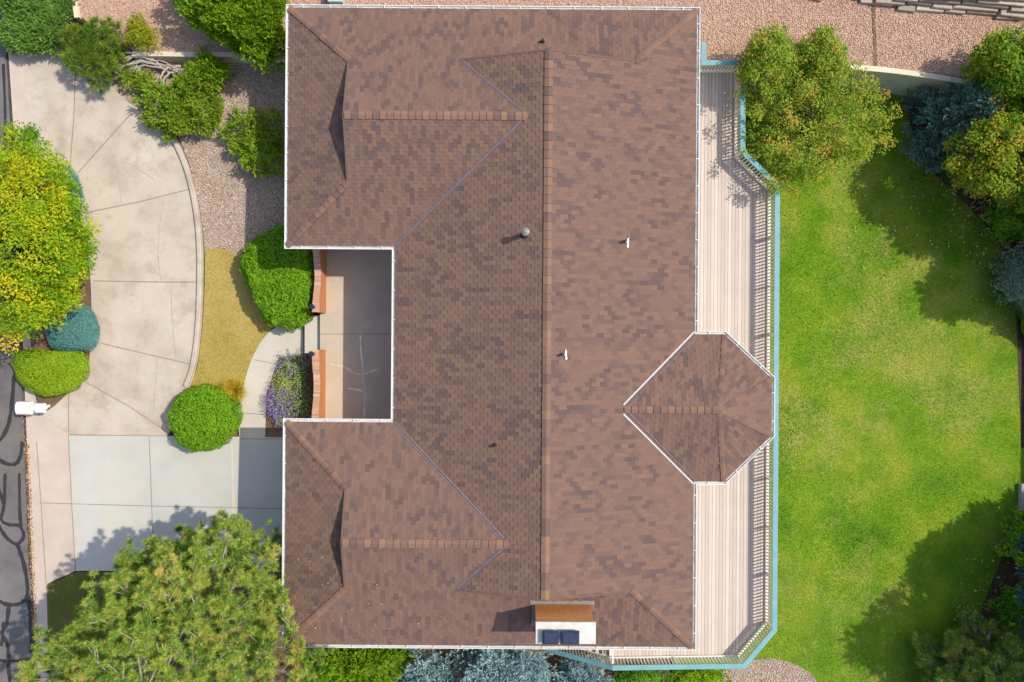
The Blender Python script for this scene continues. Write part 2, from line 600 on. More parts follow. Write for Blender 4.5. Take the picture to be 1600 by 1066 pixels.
# tar lines on the street
mb = MB()
for L, wd in (([(-20, 700), (0, 688), (14, 660), (20, 615), (22, 590), (32, 560)], .16), ([(-10, 712), (8, 724), (24, 725), (32, 712), (35, 690)], .16), ([(8, 740), (6, 790), (2, 812), (14, 820), (30, 822), (37, 838), (26, 850), (10, 840), (-4, 818)], .14),
          ([(30, 740), (31, 800), (33, 824)], .14), ([(27, 850), (38, 885), (43, 925), (34, 942), (12, 945), (-6, 936)], .17), ([(14, 946), (10, 975), (3, 990), (12, 1010), (14, 1050), (18, 1090)], .17),
          ([(-10, 1031), (20, 1033), (50, 1030)], .12), ([(43, 925), (48, 970), (49, 1020)], .17), ([(-20, 745), (-4, 760), (6, 790)], .14), ([(5, 100), (8, 180), (6, 260)], .12), ([(6, 972), (2, 1010)], .15)):
    ribbon(mb, spline(L, 6), wd, front(-.02), .25)
o = mb.build('street_tar_line', M['seal']); o['kind'] = 'structure'

mb = MB()
ribbon(mb, spline([(41, 655), (44, 740), (47, 830), (51, 920), (54, 1000), (57, 1080)], 14), .20, front(-.014), .55)
ribbon(mb, spline([(13, 85), (16, 140), (21, 210), (26, 280)], 10), .16, front(-.014), .55)
o = mb.build('gutter_debris', mottled('dark_leaf_debris', [(.3, (.045, .03, .026)), (.7, (.13, .08, .055))], 5, 30, .8)); o['kind'] = 'structure'

# gravel, lawns and beds
GB1 = [(276, 205), (300, 190), (360, 90), (470, 95), (470, 520), (440, 520), (400, 470), (384, 410), (350, 388), (320, 393), (318, 370), (311, 315), (298, 262)]
sheet('gravel_bed', GB1, front(-.01), M['gravelbed'])
sheet('north_bed', [(60, 90), (215, 92), (370, 92), (300, 192), (270, 206), (235, 186), (195, 156), (150, 108)], front(-.02), M['gravelbed'])
GB2 = [(116, -90), (480, -90), (480, 93), (365, 83), (215, 82), (170, 60), (118, 20)]
sheet('upper_gravel', GB2, front(.55), M['pinkbed'], 1.0)
GB3 = [(470, -90), (1720, -90), (1720, 158), (1600, 140), (1505, 121), (1400, 106), (1310, 100), (1160, 95), (1090, 96), (1085, 60), (470, 60)]
sheet('gravel_terrace', GB3, flat(ZT), M['pinkbed'], 2.6)
GB4 = [(1090, 1200)] + spline([(1110, 1066), (1140, 1042), (1175, 1031), (1213, 1030), (1250, 1042), (1275, 1064), (1300, 1120)], 5) + [(1300, 1200)]
sheet('gravel_path', GB4, flat(ZL + .012), M['gravelbed'])
sheet('lawn', [(1050, 60), (1660, 60), (1660, 1300), (1050, 1300)], flat(ZL), M['lawn'])
DRY = spline([(320, 393), (345, 388), (384, 402)], 4) + spline([(384, 402), (390, 440), (405, 480), (424, 514), (404, 541), (390, 572), (382, 598)], 4) + spline([(378, 600), (300, 603), (308, 575), (316, 515), (320, 440), (320, 393)], 4)[:-1]
sheet('front_lawn', DRY, front(.015), M['drylawn'])
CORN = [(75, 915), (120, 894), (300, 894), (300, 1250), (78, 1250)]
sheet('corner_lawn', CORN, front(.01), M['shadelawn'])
sheet('planting_bed', [(414, 692), (413, 640), (420, 600), (436, 557), (450, 551), (500, 551), (500, 692)], front(.03), M['soil'])
sheet('south_bed', [(300, 894), (520, 894), (1110, 1000), (1110, 1250), (300, 1250)], front(-.04), M['soil'])
sheet('shrub_bed', spline([(1395, 90), (1425, 200), (1440, 250), (1500, 310), (1560, 380), (1585, 470), (1592, 600), (1596, 700)], 4) + [(1700, 700), (1700, 90)], flat(ZL + .012), M['shaded_mulch'])
sheet('pine_bed', spline([(1520, 1120), (1510, 1060), (1525, 980), (1550, 910), (1575, 850), (1594, 810)], 4) + [(1700, 800), (1700, 1120)], flat(ZL + .012), M['shaded_mulch'])
sheet('driveway_island', spline([(40, 240), (95, 285), (128, 350), (140, 430), (142, 500), (136, 570), (100, 620), (62, 640), (50, 560), (40, 400)], 5, True), front(.06), M['soil'])


def in_poly(x, y, poly):
    poly = np.asarray(poly)
    ins = np.zeros(len(x), bool)
    j = len(poly) - 1
    for i in range(len(poly)):
        xi, yi = poly[i]; xj, yj = poly[j]
        cnd = ((yi > y) != (yj > y)) & (x < (xj - xi) * (y - yi) / (yj - yi + 1e-12) + xi)
        ins ^= cnd
        j = i
    return ins


def scatter(poly_px, zf, dens, clip=(-30, -30, 1660, 1110)):
    W = np.array([PG(x, y, zf)[:2] for x, y in poly_px])
    a, b = PG(clip[0], clip[3], zf), PG(clip[2], clip[1], zf)
    lo = np.maximum(W.min(0), (a[0], a[1])); hi = np.minimum(W.max(0), (b[0], b[1]))
    n = int((hi - lo).prod() * dens)
    x, y = RNG.uniform(lo[0], hi[0], n), RNG.uniform(lo[1], hi[1], n)
    k = in_poly(x, y, W)
    x, y = x[k], y[k]
    z = np.array([zf(0, v) for v in y])
    return np.stack([x, y, z], 1)


OCT = np.array([(1, 0, 0), (0, 1, 0), (-1, 0, 0), (0, -1, 0), (0, 0, 1), (0, 0, -1)], float)
OCF = np.array([(0, 1, 4), (1, 2, 4), (2, 3, 4), (3, 0, 4), (1, 0, 5), (2, 1, 5), (3, 2, 5), (0, 3, 5)])


def stones(name, polys, mat, dens, smin, smax):
    P_ = np.concatenate([scatter(p, zf, dens) for p, zf in polys])
    n = len(P_)
    a = RNG.uniform(0, 6.28, n)
    sx = RNG.uniform(smin, smax, n); sy = sx * RNG.uniform(.55, 1, n); sz = sx * RNG.uniform(.4, .7, n)
    v = OCT[None] * np.stack([sx, sy, sz], 1)[:, None, :] * RNG.uniform(.75, 1.2, (n, 6, 1))
    ca, sa = np.cos(a)[:, None], np.sin(a)[:, None]
    x = v[..., 0] * ca - v[..., 1] * sa; y = v[..., 0] * sa + v[..., 1] * ca
    v = np.stack([x, y, v[..., 2]], 2) + P_[:, None, :] + np.array([0, 0, .01])
    F = (OCF[None] + (np.arange(n) * 6)[:, None, None]).reshape(-1, 3)
    t = np.repeat(np.clip(RNG.normal(.5, .12, n), 0, 1), 6)
    o = obj(name, qmesh(name, v.reshape(-1, 3), F, mat, t))
    return tag(o, kind='stuff')


o = stones('gravel_stones', [(GB1, front(0)), (GB4, flat(ZL + .02)), ([(95, 95), (215, 92), (370, 92), (300, 192), (270, 206)], front(-.01))], M['pebble'], 480, .016, .038)
tag(o, 'mixed tan and white river pebbles beside the driveway', 'pebbles')
o = stones('pink_gravel_stones', [(GB2, front(.56)), (GB3, flat(ZT + .01))], M['pinkpebble'], 480, .015, .036)
tag(o, 'pinkish crushed gravel on the raised terraces along the top', 'pebbles')


def blades(name, polys, mat, dens, ln, wd, worn=()):
    P_ = np.concatenate([scatter(p, zf, dens) for p, zf in polys])
    n = len(P_)
    a = RNG.uniform(0, 6.28, n); tl = RNG.uniform(.35, 1.25, n)
    d = np.stack([np.cos(a) * np.sin(tl), np.sin(a) * np.sin(tl), np.cos(tl)], 1)
    b = RNG.uniform(0, 6.28, n)
    s = np.stack([np.cos(b), np.sin(b), np.zeros(n)], 1)
    L = ln * RNG.uniform(.6, 1.3, (n, 1)); Wd = wd * RNG.uniform(.6, 1.3, (n, 1))
    v = np.stack([P_ + s * Wd / 2, P_ - s * Wd / 2, P_ + d * L], 1)
    t = RNG.normal(.45 if not worn else .38, .14, n)
    for wx, wy, rx, ry, am in worn:                    # dry or thin spots, lush spots
        c = PG(wx, wy, flat(ZL))
        dx, dy = (P_[:, 0] - c[0]) / (rx * .028), (P_[:, 1] - c[1]) / (ry * .028)
        g = np.exp(-(dx * dx + dy * dy))
        t = t + am * g * (RNG.random(n) < .75)
    t = np.repeat(np.clip(t, 0, 1), 3)
    o = obj(name, qmesh(name, v.reshape(-1, 3), np.arange(n * 3).reshape(-1, 3), mat, t))
    return tag(o, kind='stuff')


LAWN = [(1150, 96), (1400, 108), (1430, 220), (1500, 300), (1560, 380), (1590, 470), (1594, 700), (1594, 812), (1575, 850), (1550, 910), (1525, 980), (1510, 1090), (1300, 1100), (1275, 1064), (1250, 1042), (1213, 1030), (1150, 1040), (1120, 1060)]
tag(blades('lawn_grass', [(LAWN, flat(ZL))], M['blade'], 1350, .065, .017,
           [(1238, 930, 45, 95, .55), (1232, 480, 22, 90, .28), (1380, 560, 70, 60, .30), (1400, 660, 60, 60, .22), (1360, 720, 60, 60, .2), (1560, 735, 32, 22, .6), (1565, 690, 45, 50, .2), (1270, 720, 40, 120, .18), (1280, 420, 60, 60, -.12), (1500, 880, 60, 40, -.15), (1450, 600, 30, 25, .25)]), 'bright green mown grass of the back lawn', 'grass')
tag(blades('front_grass', [(DRY, front(.015))], M['dryblade'], 900, .06, .02), 'dry straw-yellow grass patch beside the curved driveway', 'grass')
o = blades('corner_grass', [(CORN, front(.01))], M['blade'], 300, .06, .02)
tag(o, 'dull green grass corner under the big pine', 'grass')


def litter(name, label, pts, size):
    n = len(pts)
    u = RNG.normal(0, 1, (n, 3)); u[:, 2] *= .3
    u /= np.linalg.norm(u, axis=1, keepdims=True)
    nn = RNG.normal(0, .35, (n, 3)); nn[:, 2] = 1
    v = np.cross(nn, u); v /= np.linalg.norm(v, axis=1, keepdims=True)
    s = size * RNG.uniform(.5, 1.3, (n, 1))
    p = pts + np.array([0, 0, .035])
    V = np.stack([p - u * s, p + v * s * .6, p + u * s, p - v * s * .6], 1)
    t = np.repeat(np.clip(RNG.normal(.5, .2, n), 0, 1), 4)
    o = obj(name, qmesh(name, V.reshape(-1, 3), np.arange(n * 4).reshape(-1, 4), M['litter'], t))
    tag(o, label, 'fallen leaves', kind='stuff')


a_ = scatter([(1400, 230), (1600, 260), (1600, 430), (1540, 430), (1440, 360)], flat(ZL + .05), 20)
b_ = scatter([(1290, 250), (1600, 300), (1600, 540), (1500, 480), (1330, 420)], flat(ZL + .06), 4.5)
d_ = scatter([(1500, 300), (1600, 260), (1600, 420)], flat(ZL + .04), 90)
e_ = scatter([(1510, 870), (1600, 820), (1600, 1066), (1480, 1000)], flat(ZL + .04), 22)
litter('fallen_leaves', 'scattered tan and orange leaves on the shaded back lawn', np.concatenate([a_, b_, d_, e_]), .06)
a_ = scatter([(40, 690), (46, 690), (60, 1000), (52, 1000)], front(.0), 420)
b_ = scatter([(34, 640), (40, 640), (46, 720), (38, 720)], front(.0), 160)
litter('gutter_leaves', 'brown dead leaves along the street gutter', np.concatenate([a_, b_]), .04)

# kerb along the curved driveway, edging strip on the terrace
mb = MB()
kp = spline([(270, 212), (292, 262), (305, 315), (312, 375), (313, 440), (310, 515), (302, 572), (291, 604)], 6)
mb.sweep([PG(x, y, front(.0)) for x, y in kp], [(-.11, -.1), (-.10, .13), (-.06, .155), (.07, .155), (.11, .12), (.11, -.1)])
tag(mb.build('driveway_curb', M['drive']), 'curved pale concrete curb between driveway and gravel bed', 'curb')
mb = MB()
mb.sweep([PG(1364, 10, flat(ZT)), PG(1366, 55, flat(ZT)), PG(1368, 104, flat(ZT))], [(-.06, -.1), (-.06, .03), (.06, .03), (.06, -.1)])
tag(mb.build('edging_strip', M['soil']), 'thin brown edging strip crossing the pink gravel terrace', 'edging')
mb = MB()
mb.sweep([PG(117, -40, front(.55)), PG(119, 0, front(.55)), PG(123, 30, front(.55))], [(-.1, -.3), (-.1, .16), (.1, .16), (.1, -.3)])
tag(mb.build('edging_curb', M['retain']), 'short pale concrete edge beside the top left juniper', 'edging')

# retaining walls
mb = MB()
rw = spline([(1100, 99), (1160, 99), (1310, 104), (1400, 111), (1505, 127), (1600, 146), (1720, 172)], 5)
mb.sweep([P(x, y, ZT + .1) for x, y in rw], [(-.11, 0), (-.11, -2.4), (.14, -2.4), (.11, 0)])
tag(mb.build('retaining_wall', M['retain']), 'long curved cream retaining wall between gravel terrace and back lawn', 'wall')
mb = MB()
rw = spline([(206, 84), (240, 84), (300, 85), (365, 86), (455, 96)], 5)
mb.sweep([PG(x, y, front(.62)) for x, y in rw], [(-.10, 0), (-.10, -1.2), (.13, -1.2), (.10, 0)])
tag(mb.build('retaining_wall', M['retain']), 'short low cream retaining wall holding the top left gravel', 'wall')

# stacked stone wall at the top right
mb = MB()
base = [Vector(P(x, y, ZT)) for x, y in spline([(1230, -12), (1288, -2), (1363, 9), (1470, 20), (1600, 31), (1720, 44)], 24)]
for row in range(6):
    i = 0.0
    zz = ZT + .08 + row * .17
    tot = len(base) - 2
    while i < tot:
        ln = random.uniform(.7, 2.0)
        k = int(i)
        p = base[k] + (base[k + 1] - base[k]) * (i - k)
        step = (base[k + 1] - base[k]).length
        d = (base[k + 1] - base[k]).normalized()
        nn = Vector((-d.y, d.x, 0))
        c = p + d * ln / 2 + nn * (.22 + row * .11 + random.uniform(-.09, .07))
        mb.box((c.x, c.y, zz + random.uniform(-.015, .015)), (ln - .02, .5 + random.uniform(-.06, .1), .165), math.atan2(d.y, d.x) + random.uniform(-.05, .05), random.uniform(.1, .9), .02)
        i += ln / step
tag(mb.build('stone_wall', M['stone'], tint=True), 'stacked grey ledger stone wall in the top right corner', 'wall')
sheet('upper_yard', [(1180, -80), (1220, -45), (1330, -32), (1470, -17), (1600, -5), (1740, 8), (1740, -80)], flat(1.5), M['soil'], 2.0)

# ------------------------------------------------------------------ the house
EZ, PT = 3.8, 0.33
XW, XC, XE = -8.40, -4.376, 6.82
YN, YNI, YSI, YS = 12.385, 3.51, -3.07, -11.37
TN, TS = .30, -5.19
TX1, TX2, TY1, TY2 = 7.93, 9.71, -1.34, -3.45
house = thing('house', 'large brown shingled house with two front wings and a turret', 'house')
EAVE = [(XW, YN), (XW, YNI), (XC, YNI), (XC, YSI), (XW, YSI), (XW, YS), (XE, YS), (XE, TS), (TX1, TS), (TX2, TY2), (TX2, TY1), (TX1, TN), (XE, TN), (XE, YN)]


def offset_loop(L, d):
    out, n = [], len(L)
    for i in range(n):
        p, a, b = Vector(L[i]), Vector(L[i - 1]), Vector(L[(i + 1) % n])
        d1, d2 = (p - a).normalized(), (b - p).normalized()
        n1, n2 = Vector((d1.y, -d1.x)), Vector((d2.y, -d2.x))
        m_ = (n1 + n2).normalized()
        m_ = m_ / m_.dot(n1)
        out.append((p.x + m_.x * d, p.y + m_.y * d))
    return out


WALL = offset_loop(EAVE, -.5)
mb = MB()
n = len(WALL)
mb.add([(x, y, -2.2) for x, y in WALL] + [(x, y, EZ - .2) for x, y in WALL], [(i, (i + 1) % n, n + (i + 1) % n, n + i) for i in range(n)])
walls = mb.build('wall', M['stucco'], house)
sof = sheet('soffit', EAVE, flat(EZ - .17), M['white'], .02, None, True, house)
mb = MB()
mb.sweep([(x, y, EZ - .03) for x, y in EAVE], [(0, -.16), (0, 0), (-.03, 0), (-.03, -.16)], True)
mb.build('fascia', M['white'], house)


def clip(poly, piece):
    out = poly
    m_ = len(piece)
    for i in range(m_):
        ax, ay = piece[i]; bx, by = piece[(i + 1) % m_]
        inp, out = out, []
        if not inp:
            return []
        side = lambda q: (bx - ax) * (q[1] - ay) - (by - ay) * (q[0] - ax)
        for j in range(len(inp)):
            p, q = inp[j - 1], inp[j]
            sp, sq = side(p), side(q)
            if (sp >= 0) != (sq >= 0):
                t = sp / (sp - sq)
                out.append((p[0] + (q[0] - p[0]) * t, p[1] + (q[1] - p[1]) * t))
            if sq >= 0:
                out.append(q)
    return out


def ccw(poly):
    a = sum(poly[i - 1][0] * poly[i][1] - poly[i][0] * poly[i - 1][1] for i in range(len(poly)))
    return poly if a > 0 else poly[::-1]


RV, RF, RT = [], [], []          # shingle tabs
DM = MB()                        # underlay
TABW = .160


def slope(o2, e, p, pieces, z0=EZ, c=.136):
    """o2: point on the eave, e: eave direction (upslope lies to its left), p: pitch, pieces: convex plan polygons"""
    nrm = (-e[1], e[0])
    L = math.sqrt(1 + p * p)
    N3 = Vector((-nrm[0] * p / L, -nrm[1] * p / L, 1 / L))

    def ab(q):
        dx, dy = q[0] - o2[0], q[1] - o2[1]
        return (dx * e[0] + dy * e[1], dx * nrm[0] + dy * nrm[1])

    def pt(a, b):
        return Vector((o2[0] + e[0] * a + nrm[0] * b, o2[1] + e[1] * a + nrm[1] * b, z0 + p * b))
    pcs = [ccw([ab(q) for q in pc]) for pc in pieces]
    for pc in pcs:
        DM.add([pt(a, b) - N3 * .006 for a, b in pc], [list(range(len(pc)))])
    allp = [q for pc in pcs for q in pc]
    amin, amax = min(q[0] for q in allp), max(q[0] for q in allp)
    bmin, bmax = min(q[1] for q in allp), max(q[1] for q in allp)
    rs = random.Random(int(o2[0] * 100 + e[0] * 7 + e[1] * 13))
    j = int(math.floor(amin / TABW)) - 1
    prev = {}
    while j * TABW < amax:
        off = (j % 2) * c + rs.uniform(-.01, .01)
        k = int((bmin - off) / (2 * c)) - 1
        cur = {}
        wj = rs.uniform(-.012, .012)
        while off + k * 2 * c < bmax:
            r = rs.random()
            nb_ = prev.get(k) or prev.get(k - 1)
            if r < .085 or (nb_ and r < .30):
                tv = rs.uniform(.02, .20); cur[k] = True
            elif r < .42:
                tv = rs.uniform(.26, .42)
            else:
                tv = rs.uniform(.44, .70)
            b0, b1 = off + k * 2 * c, off + (k + 1) * 2 * c
            a0, a1 = j * TABW, (j + 1) * TABW
            thick = .018
            quad = [(a0, b0), (a1, b0), (a1, b1), (a0, b1)]
            for pc in pcs:
                q = clip(quad, pc)
                if len(q) < 3:
                    continue
                m_ = len(q)
                nb = len(RV)
                for (a, b) in q:
                    h = thick * (1 - (b - b0) / (2 * c)) + .004
                    RV.append(tuple(pt(a, b) + N3 * h))
                for (a, b) in q:
                    RV.append(tuple(pt(a, b)))
                RT.extend([tv] * (2 * m_))
                RF.append(list(range(nb, nb + m_)))
                for i in range(m_):
                    i2 = (i + 1) % m_
                    RF.append([nb + m_ + i, nb + m_ + i2, nb + i2, nb + i])
            k += 1
        prev = cur
        j += 1


G = 2.43                                    # depth of the hip skirts under the gablets
PN, PS = .36, .341                           # the wings are a little steeper than the main roof
GN, GS = G * PT / PN, G * PT / PS
XG, YGN, YGS = XW + G, YN - GN, YS + GS
XR = (XC + XE) / 2
ZR = EZ + PT * (XE - XC) / 2
YRN, YRS = (YN + YNI) / 2, (YSI + YS) / 2
ZN, ZS = EZ + PN * (YN - YNI) / 2, EZ + PS * (YSI - YS) / 2
XJN, XJS = XC + (ZN - EZ) / PT, XC + (ZS - EZ) / PT
# main west slope (eave runs north to south looking uphill to the east)
slope((XC, YNI), (0, -1), PT, [
    [(XC, YSI), (XR, YSI), (XR, YNI), (XC, YNI)],
    [(XC, YNI), (XR, YNI), (XR, YRN), (XJN, YRN)],
    [(XJN, YRN), (XR, YRN), (XR, YGN), (XC + G, YGN)],
    [(XC, YSI), (XJS, YRS), (XR, YRS), (XR, YSI)],
    [(XJS, YRS), (XC + G, YGS), (XR, YGS), (XR, YRS)]])
# main east slope with the notch of the turret
TC = (TN + TS) / 2
TH = (TN - TS) / 2
slope((XE, YS), (0, 1), PT, [
    [(XR, TC), (XE - TH, TC), (XE, TN), (XE, YGN), (XR, YGN)],
    [(XE - G, YGN), (XE, YGN), (XE, YN)],
    [(XR, YGS), (XE, YGS), (XE, TS), (XE - TH, TC), (XR, TC)],
    [(XE, YS), (XE, YGS), (XE - G, YGS)]])
# north skirt and north wing, south skirt and south wing
slope((XE, YN), (-1, 0), PN, [
    [(XW, YN), (XG, YGN), (XE - G, YGN), (XE, YN)],
    [(XG, YGN), (XG, YRN), (XJN, YRN), (XC + G, YGN)]])
slope((XW, YS), (1, 0), PS, [
    [(XW, YS), (XE, YS), (XE - G, YGS), (XG, YGS)],
    [(XG, YGS), (XC + G, YGS), (XJS, YRS), (XG, YRS)]])
slope((XW, YNI), (1, 0), PN, [
    [(XW, YNI), (XC, YNI), (XC + G, YNI + GN), (XG, YNI + GN)],
    [(XG, YNI + GN), (XC + G, YNI + GN), (XJN, YRN), (XG, YRN)]])
slope((XC, YSI), (-1, 0), PS, [
    [(XW, YSI), (XG, YSI - GS), (XC + G, YSI - GS), (XC, YSI)],
    [(XG, YSI - GS), (XG, YRS), (XJS, YRS), (XC + G, YSI - GS)]])
slope((XW, YN), (0, -1), PT, [[(XW, YN), (XW, YNI), (XG, YNI + GN), (XG, YGN)]])
slope((XW, YSI), (0, -1), PT, [[(XW, YSI), (XW, YS), (XG, YGS), (XG, YSI - GS)]])
# turret
AX, AZ = 7.52, EZ + PT * TH
slope((TX1, TN), (-1, 0), PT, [[(XE - TH, TC), (AX, TC), (TX1, TN), (XE, TN)]])
slope((XE, TS), (1, 0), PT, [[(XE - TH, TC), (XE, TS), (TX1, TS), (AX, TC)]])


def facet(a, b):
    d = Vector((b[0] - a[0], b[1] - a[1])); d.normalize()
    nn = Vector((-d.y, d.x))
    dist = (Vector((AX, TC)) - Vector(a)).dot(nn)
    slope(a, (d.x, d.y), (AZ - EZ) / dist, [[a, b, (AX, TC)]])


facet((TX1, TS), (TX2, TY2))
facet((TX2, TY2), (TX2, TY1))
facet((TX2, TY1), (TX1, TN))
me = qmesh('roof', RV, RF, M['shingle'], RT)
roof = obj('roof', me, house)
DM.build('roof_underlay', M['deckroof'], roof)


# ridge and hip caps


def caps(A, B, drop, wd=.15, ln=.25, warm=1.0):
    CAP = MB()
    A, B = Vector(A), Vector(B)
    d = B - A
    L = d.length
    d.normalize()
    s = Vector((-d.y, d.x, 0)).normalized()
    k = max(1, int(L / ln))
    for i in range(k):
        a, b = A + d * (L * i / k), A + d * (L * (i + 1) / k)
        up0, up1 = Vector((0, 0, .070)), Vector((0, 0, .042))
        dn = Vector((0, 0, -drop * wd))
        jt = random.uniform(-.008, .008)
        v = [a + up0, a + up0 + s * wd + dn, b + up1 + s * (wd + jt) + dn, b + up1, a + up0 - s * wd + dn, b + up1 - s * (wd - jt) + dn]
        v += [q - Vector((0, 0, .05)) for q in v]
        r = random.random()
        t = random.uniform(.7, .9) if r < .38 * warm else (random.uniform(.55, .75) if r < .8 else random.uniform(.2, .4))
        CAP.add(v, [(0, 1, 2, 3), (4, 0, 3, 5), (2, 1, 7, 8), (4, 5, 11, 10), (3, 2, 8, 9), (5, 3, 9, 11), (1, 0, 6, 7), (0, 4, 10, 6)], t)
    CAP.build('ridge_cap', M['shingle'], roof, tint=True, recalc=False)


caps((XG, YRN, ZN), (XJN + .1, YRN, ZN), PN)
caps((XG, YRS, ZS), (XJS + .1, YRS, ZS), PT)
caps((XR, YGS, ZR), (XR, YGN, ZR), PT, .15, .31)
zg = EZ + PT * G
hp = PT * .707
for A, B in (((XW, YN), (XG, YGN)), ((XW, YNI), (XG, YNI + GN)), ((XW, YSI), (XG, YSI - GS)), ((XW, YS), (XG, YGS)), ((XE, YN), (XE - G, YGN)), ((XE, YS), (XE - G, YGS))):
    caps((A[0], A[1], EZ), (B[0], B[1], zg), hp, .12, .26, .7)
caps((XE - TH, TC, AZ), (AX, TC, AZ), PT, .13, .25, .4)
for q in ((TX1, TN), (TX2, TY1), (TX2, TY2), (TX1, TS)):
    caps((q[0], q[1], EZ), (AX, TC, AZ - .03), .14, .095, .26, .3)

# gablet end walls (upright triangles over the skirts) with a barge board

def gablet(a, b, apex, zb, za, out):
    """a, b: base ends in plan, apex in plan; out: unit outward"""
    GB = MB()
    GB.add([(a[0], a[1], zb - .02), (b[0], b[1], zb - .02), (apex[0], apex[1], za)], [(0, 1, 2)])
    GB.build('gable_end', M['stucco'], roof, recalc=False)
    for q in (a, b):
        BB = MB()
        v = []
        for o_, dz in ((0, .03), (.07, .03), (.07, -.08), (0, -.08)):
            v.append((q[0] + out[0] * o_, q[1] + out[1] * o_, zb + dz))
        for o_, dz in ((0, .03), (.07, .03), (.07, -.08), (0, -.08)):
            v.append((apex[0] + out[0] * o_, apex[1] + out[1] * o_, za + dz))
        BB.add(v, [(0, 1, 5, 4), (1, 2, 6, 5), (2, 3, 7, 6), (3, 0, 4, 7), (0, 3, 2, 1), (4, 5, 6, 7)], .3)
        BB.build('barge_board', M['shingle'], roof, tint=True)


gablet((XG, YGN), (XG, YNI + GN), (XG, YRN), zg, ZN, (-1, 0))
gablet((XG, YSI - GS), (XG, YGS), (XG, YRS), zg, ZS, (-1, 0))
gablet((XC + G, YGN), (XE - G, YGN), (XR, YGN), zg, ZR, (0, 1))
gablet((XE - G, YGS), (XC + G, YGS), (XR, YGS), zg, ZR, (0, -1))

# valley flashings


def strip(mbx, A, B, wd, up, side=0.0):
    A, B = Vector(A), Vector(B)
    d = (B - A).normalized()
    s = Vector((-d.y, d.x, 0)).normalized()
    A, B = A + s * side, B + s * side
    u, lo = Vector((0, 0, up)), Vector((0, 0, up - .03))
    v = [A - s * wd + lo, A + s * wd + lo, B + s * wd + lo, B - s * wd + lo, A + u, B + u]
    mbx.add(v, [(0, 4, 5, 3), (4, 1, 2, 5), (0, 1, 4), (3, 5, 2)])


for A, B in (((XC, YNI, EZ), (XJN, YRN, ZN)), ((XC + G, YGN, zg), (XJN, YRN, ZN)), ((XC, YSI, EZ), (XJS, YRS, ZS)), ((XC + G, YGS, zg), (XJS, YRS, ZS))):
    A2 = Vector(A); B2 = Vector(B); B2 = A2 + (B2 - A2) * .96
    VF = MB()
    strip(VF, A2, B2, .06, .05, .03)
    strip(VF, A2, B2, .035, .05, -.07)
    VF.build('valley_flashing', M['valley'], roof)
for yy, sg in ((TN, 1), (TS, -1)):
    VF, VW = MB(), MB()
    strip(VF, (XE, yy, EZ), (XE - TH, TC + sg * .05, AZ), .04, .05, sg * .05)
    vf = VF.build('valley_flashing', M['valley'], roof)
    strip(VW, (XE, yy + sg * .05, EZ), (XE - TH, TC + sg * .13, AZ), .03, .07, -sg * .05)
    VW.build('white_valley_trim', M['gutter'], roof)

# gutters: an open trough all round the eaves, with hanger straps
mb = MB()
prof = [(0.0, 0.0), (0.0, -.13), (.09, -.13), (.125, -.04), (.125, .012), (.10, .012), (.10, -.03), (.075, -.10), (.012, -.10), (.012, 0.0)]
mb.sweep([(x, y, EZ - .005) for x, y in EAVE], prof, True)
gut = mb.build('gutter', M['gutter'], house)
mb = MB()
mb.sweep([(x, y, EZ - .07) for x, y in EAVE], [(.013, -.02), (.013, 0), (.088, 0), (.085, -.02)], True)
mb.build('gutter_trough', M['gutin'], gut)
sm = MB(); sm.box((0, 0, 0), (.03, .12, .010))
strap = None
for i in range(len(EAVE)):
    a, b = Vector(EAVE[i]), Vector(EAVE[(i + 1) % len(EAVE)])
    L = (b - a).length
    d = (b - a).normalized(); nn = Vector((d.y, -d.x))
    k = max(1, round(L / 1.02))
    for j in range(k):
        p = a + d * (L * (j + .5) / k) + nn * .055
        if strap is None:
            strap = q_ = sm.build('gutter_strap', M['gutter'], gut)
        else:
            q_ = strap.copy(); COL.objects.link(q_); q_.parent = gut
        q_.location = (p.x, p.y, EZ + .006)
        q_.rotation_euler = (0, 0, math.atan2(d.y, d.x))
for x, y in ((XW + .35, YNI + .6), (XE - .35, YN - .7), (XE - .35, YS + .6), (XW + .35, YS + .6)):
    mb = MB()
    mb.box((x, y, .9), (.08, .1, 5.4))
    mb.build('downpipe', M['gutter'], house)

# chimney
cx0, cx1, cy0, cy1, cz = .90, 2.90, -10.31, -9.62, 6.2
ch = obj('chimney', None, roof)
mb = MB()
mb.box(((cx0 + cx1) / 2, (cy0 + cy1) / 2, (cz + 3.4) / 2), (cx1 - cx0, cy1 - cy0, cz - 3.4))
stack = mb.build('stack', M['chimbrick'], house)
bpy.data.objects.remove(ch)
stack.name = 'chimney'
stack.parent = roof
mb = MB()
mb.box(((cx0 + cx1) / 2, (cy0 + cy1) / 2, cz + .045), (cx1 - cx0 + .06, cy1 - cy0 + .06, .09), 0, .5, .02)
mb.build('chimney_cap', mottled('cement_cap', [(.3, (.56, .53, .48)), (.7, (.72, .70, .65))], 3.0, 30, .3, .85, .2, .005, (4, .55, (.38, .36, .33), .5)), stack)
mb = MB()
mb.box(((cx0 + cx1) / 2, cy1 + .1, EZ + PT * (cy1 + .1 - YS) + .03), (cx1 - cx0 + .35, .14, .05))
mb.box((cx0 - .06, (cy0 + cy1) / 2, 4.26), (.1, cy1 - cy0 + .2, .3))
mb.build('chimney_flashing', M['steel'], stack)
for fx, sx in ((1.37, .55), (2.03, .64)):
    mb = MB()
    mb.box((fx, -10.03, cz + .16), (sx * .7, .34, .18))
    mb.box((fx, -10.03, cz + .30), (sx, .47, .10), 0, .5, .035)
    mb.box((fx, -10.03, cz + .365), (sx * .8, .37, .05), 0, .5, .02)
    mb.build('flue_cap', M['blue'], stack)


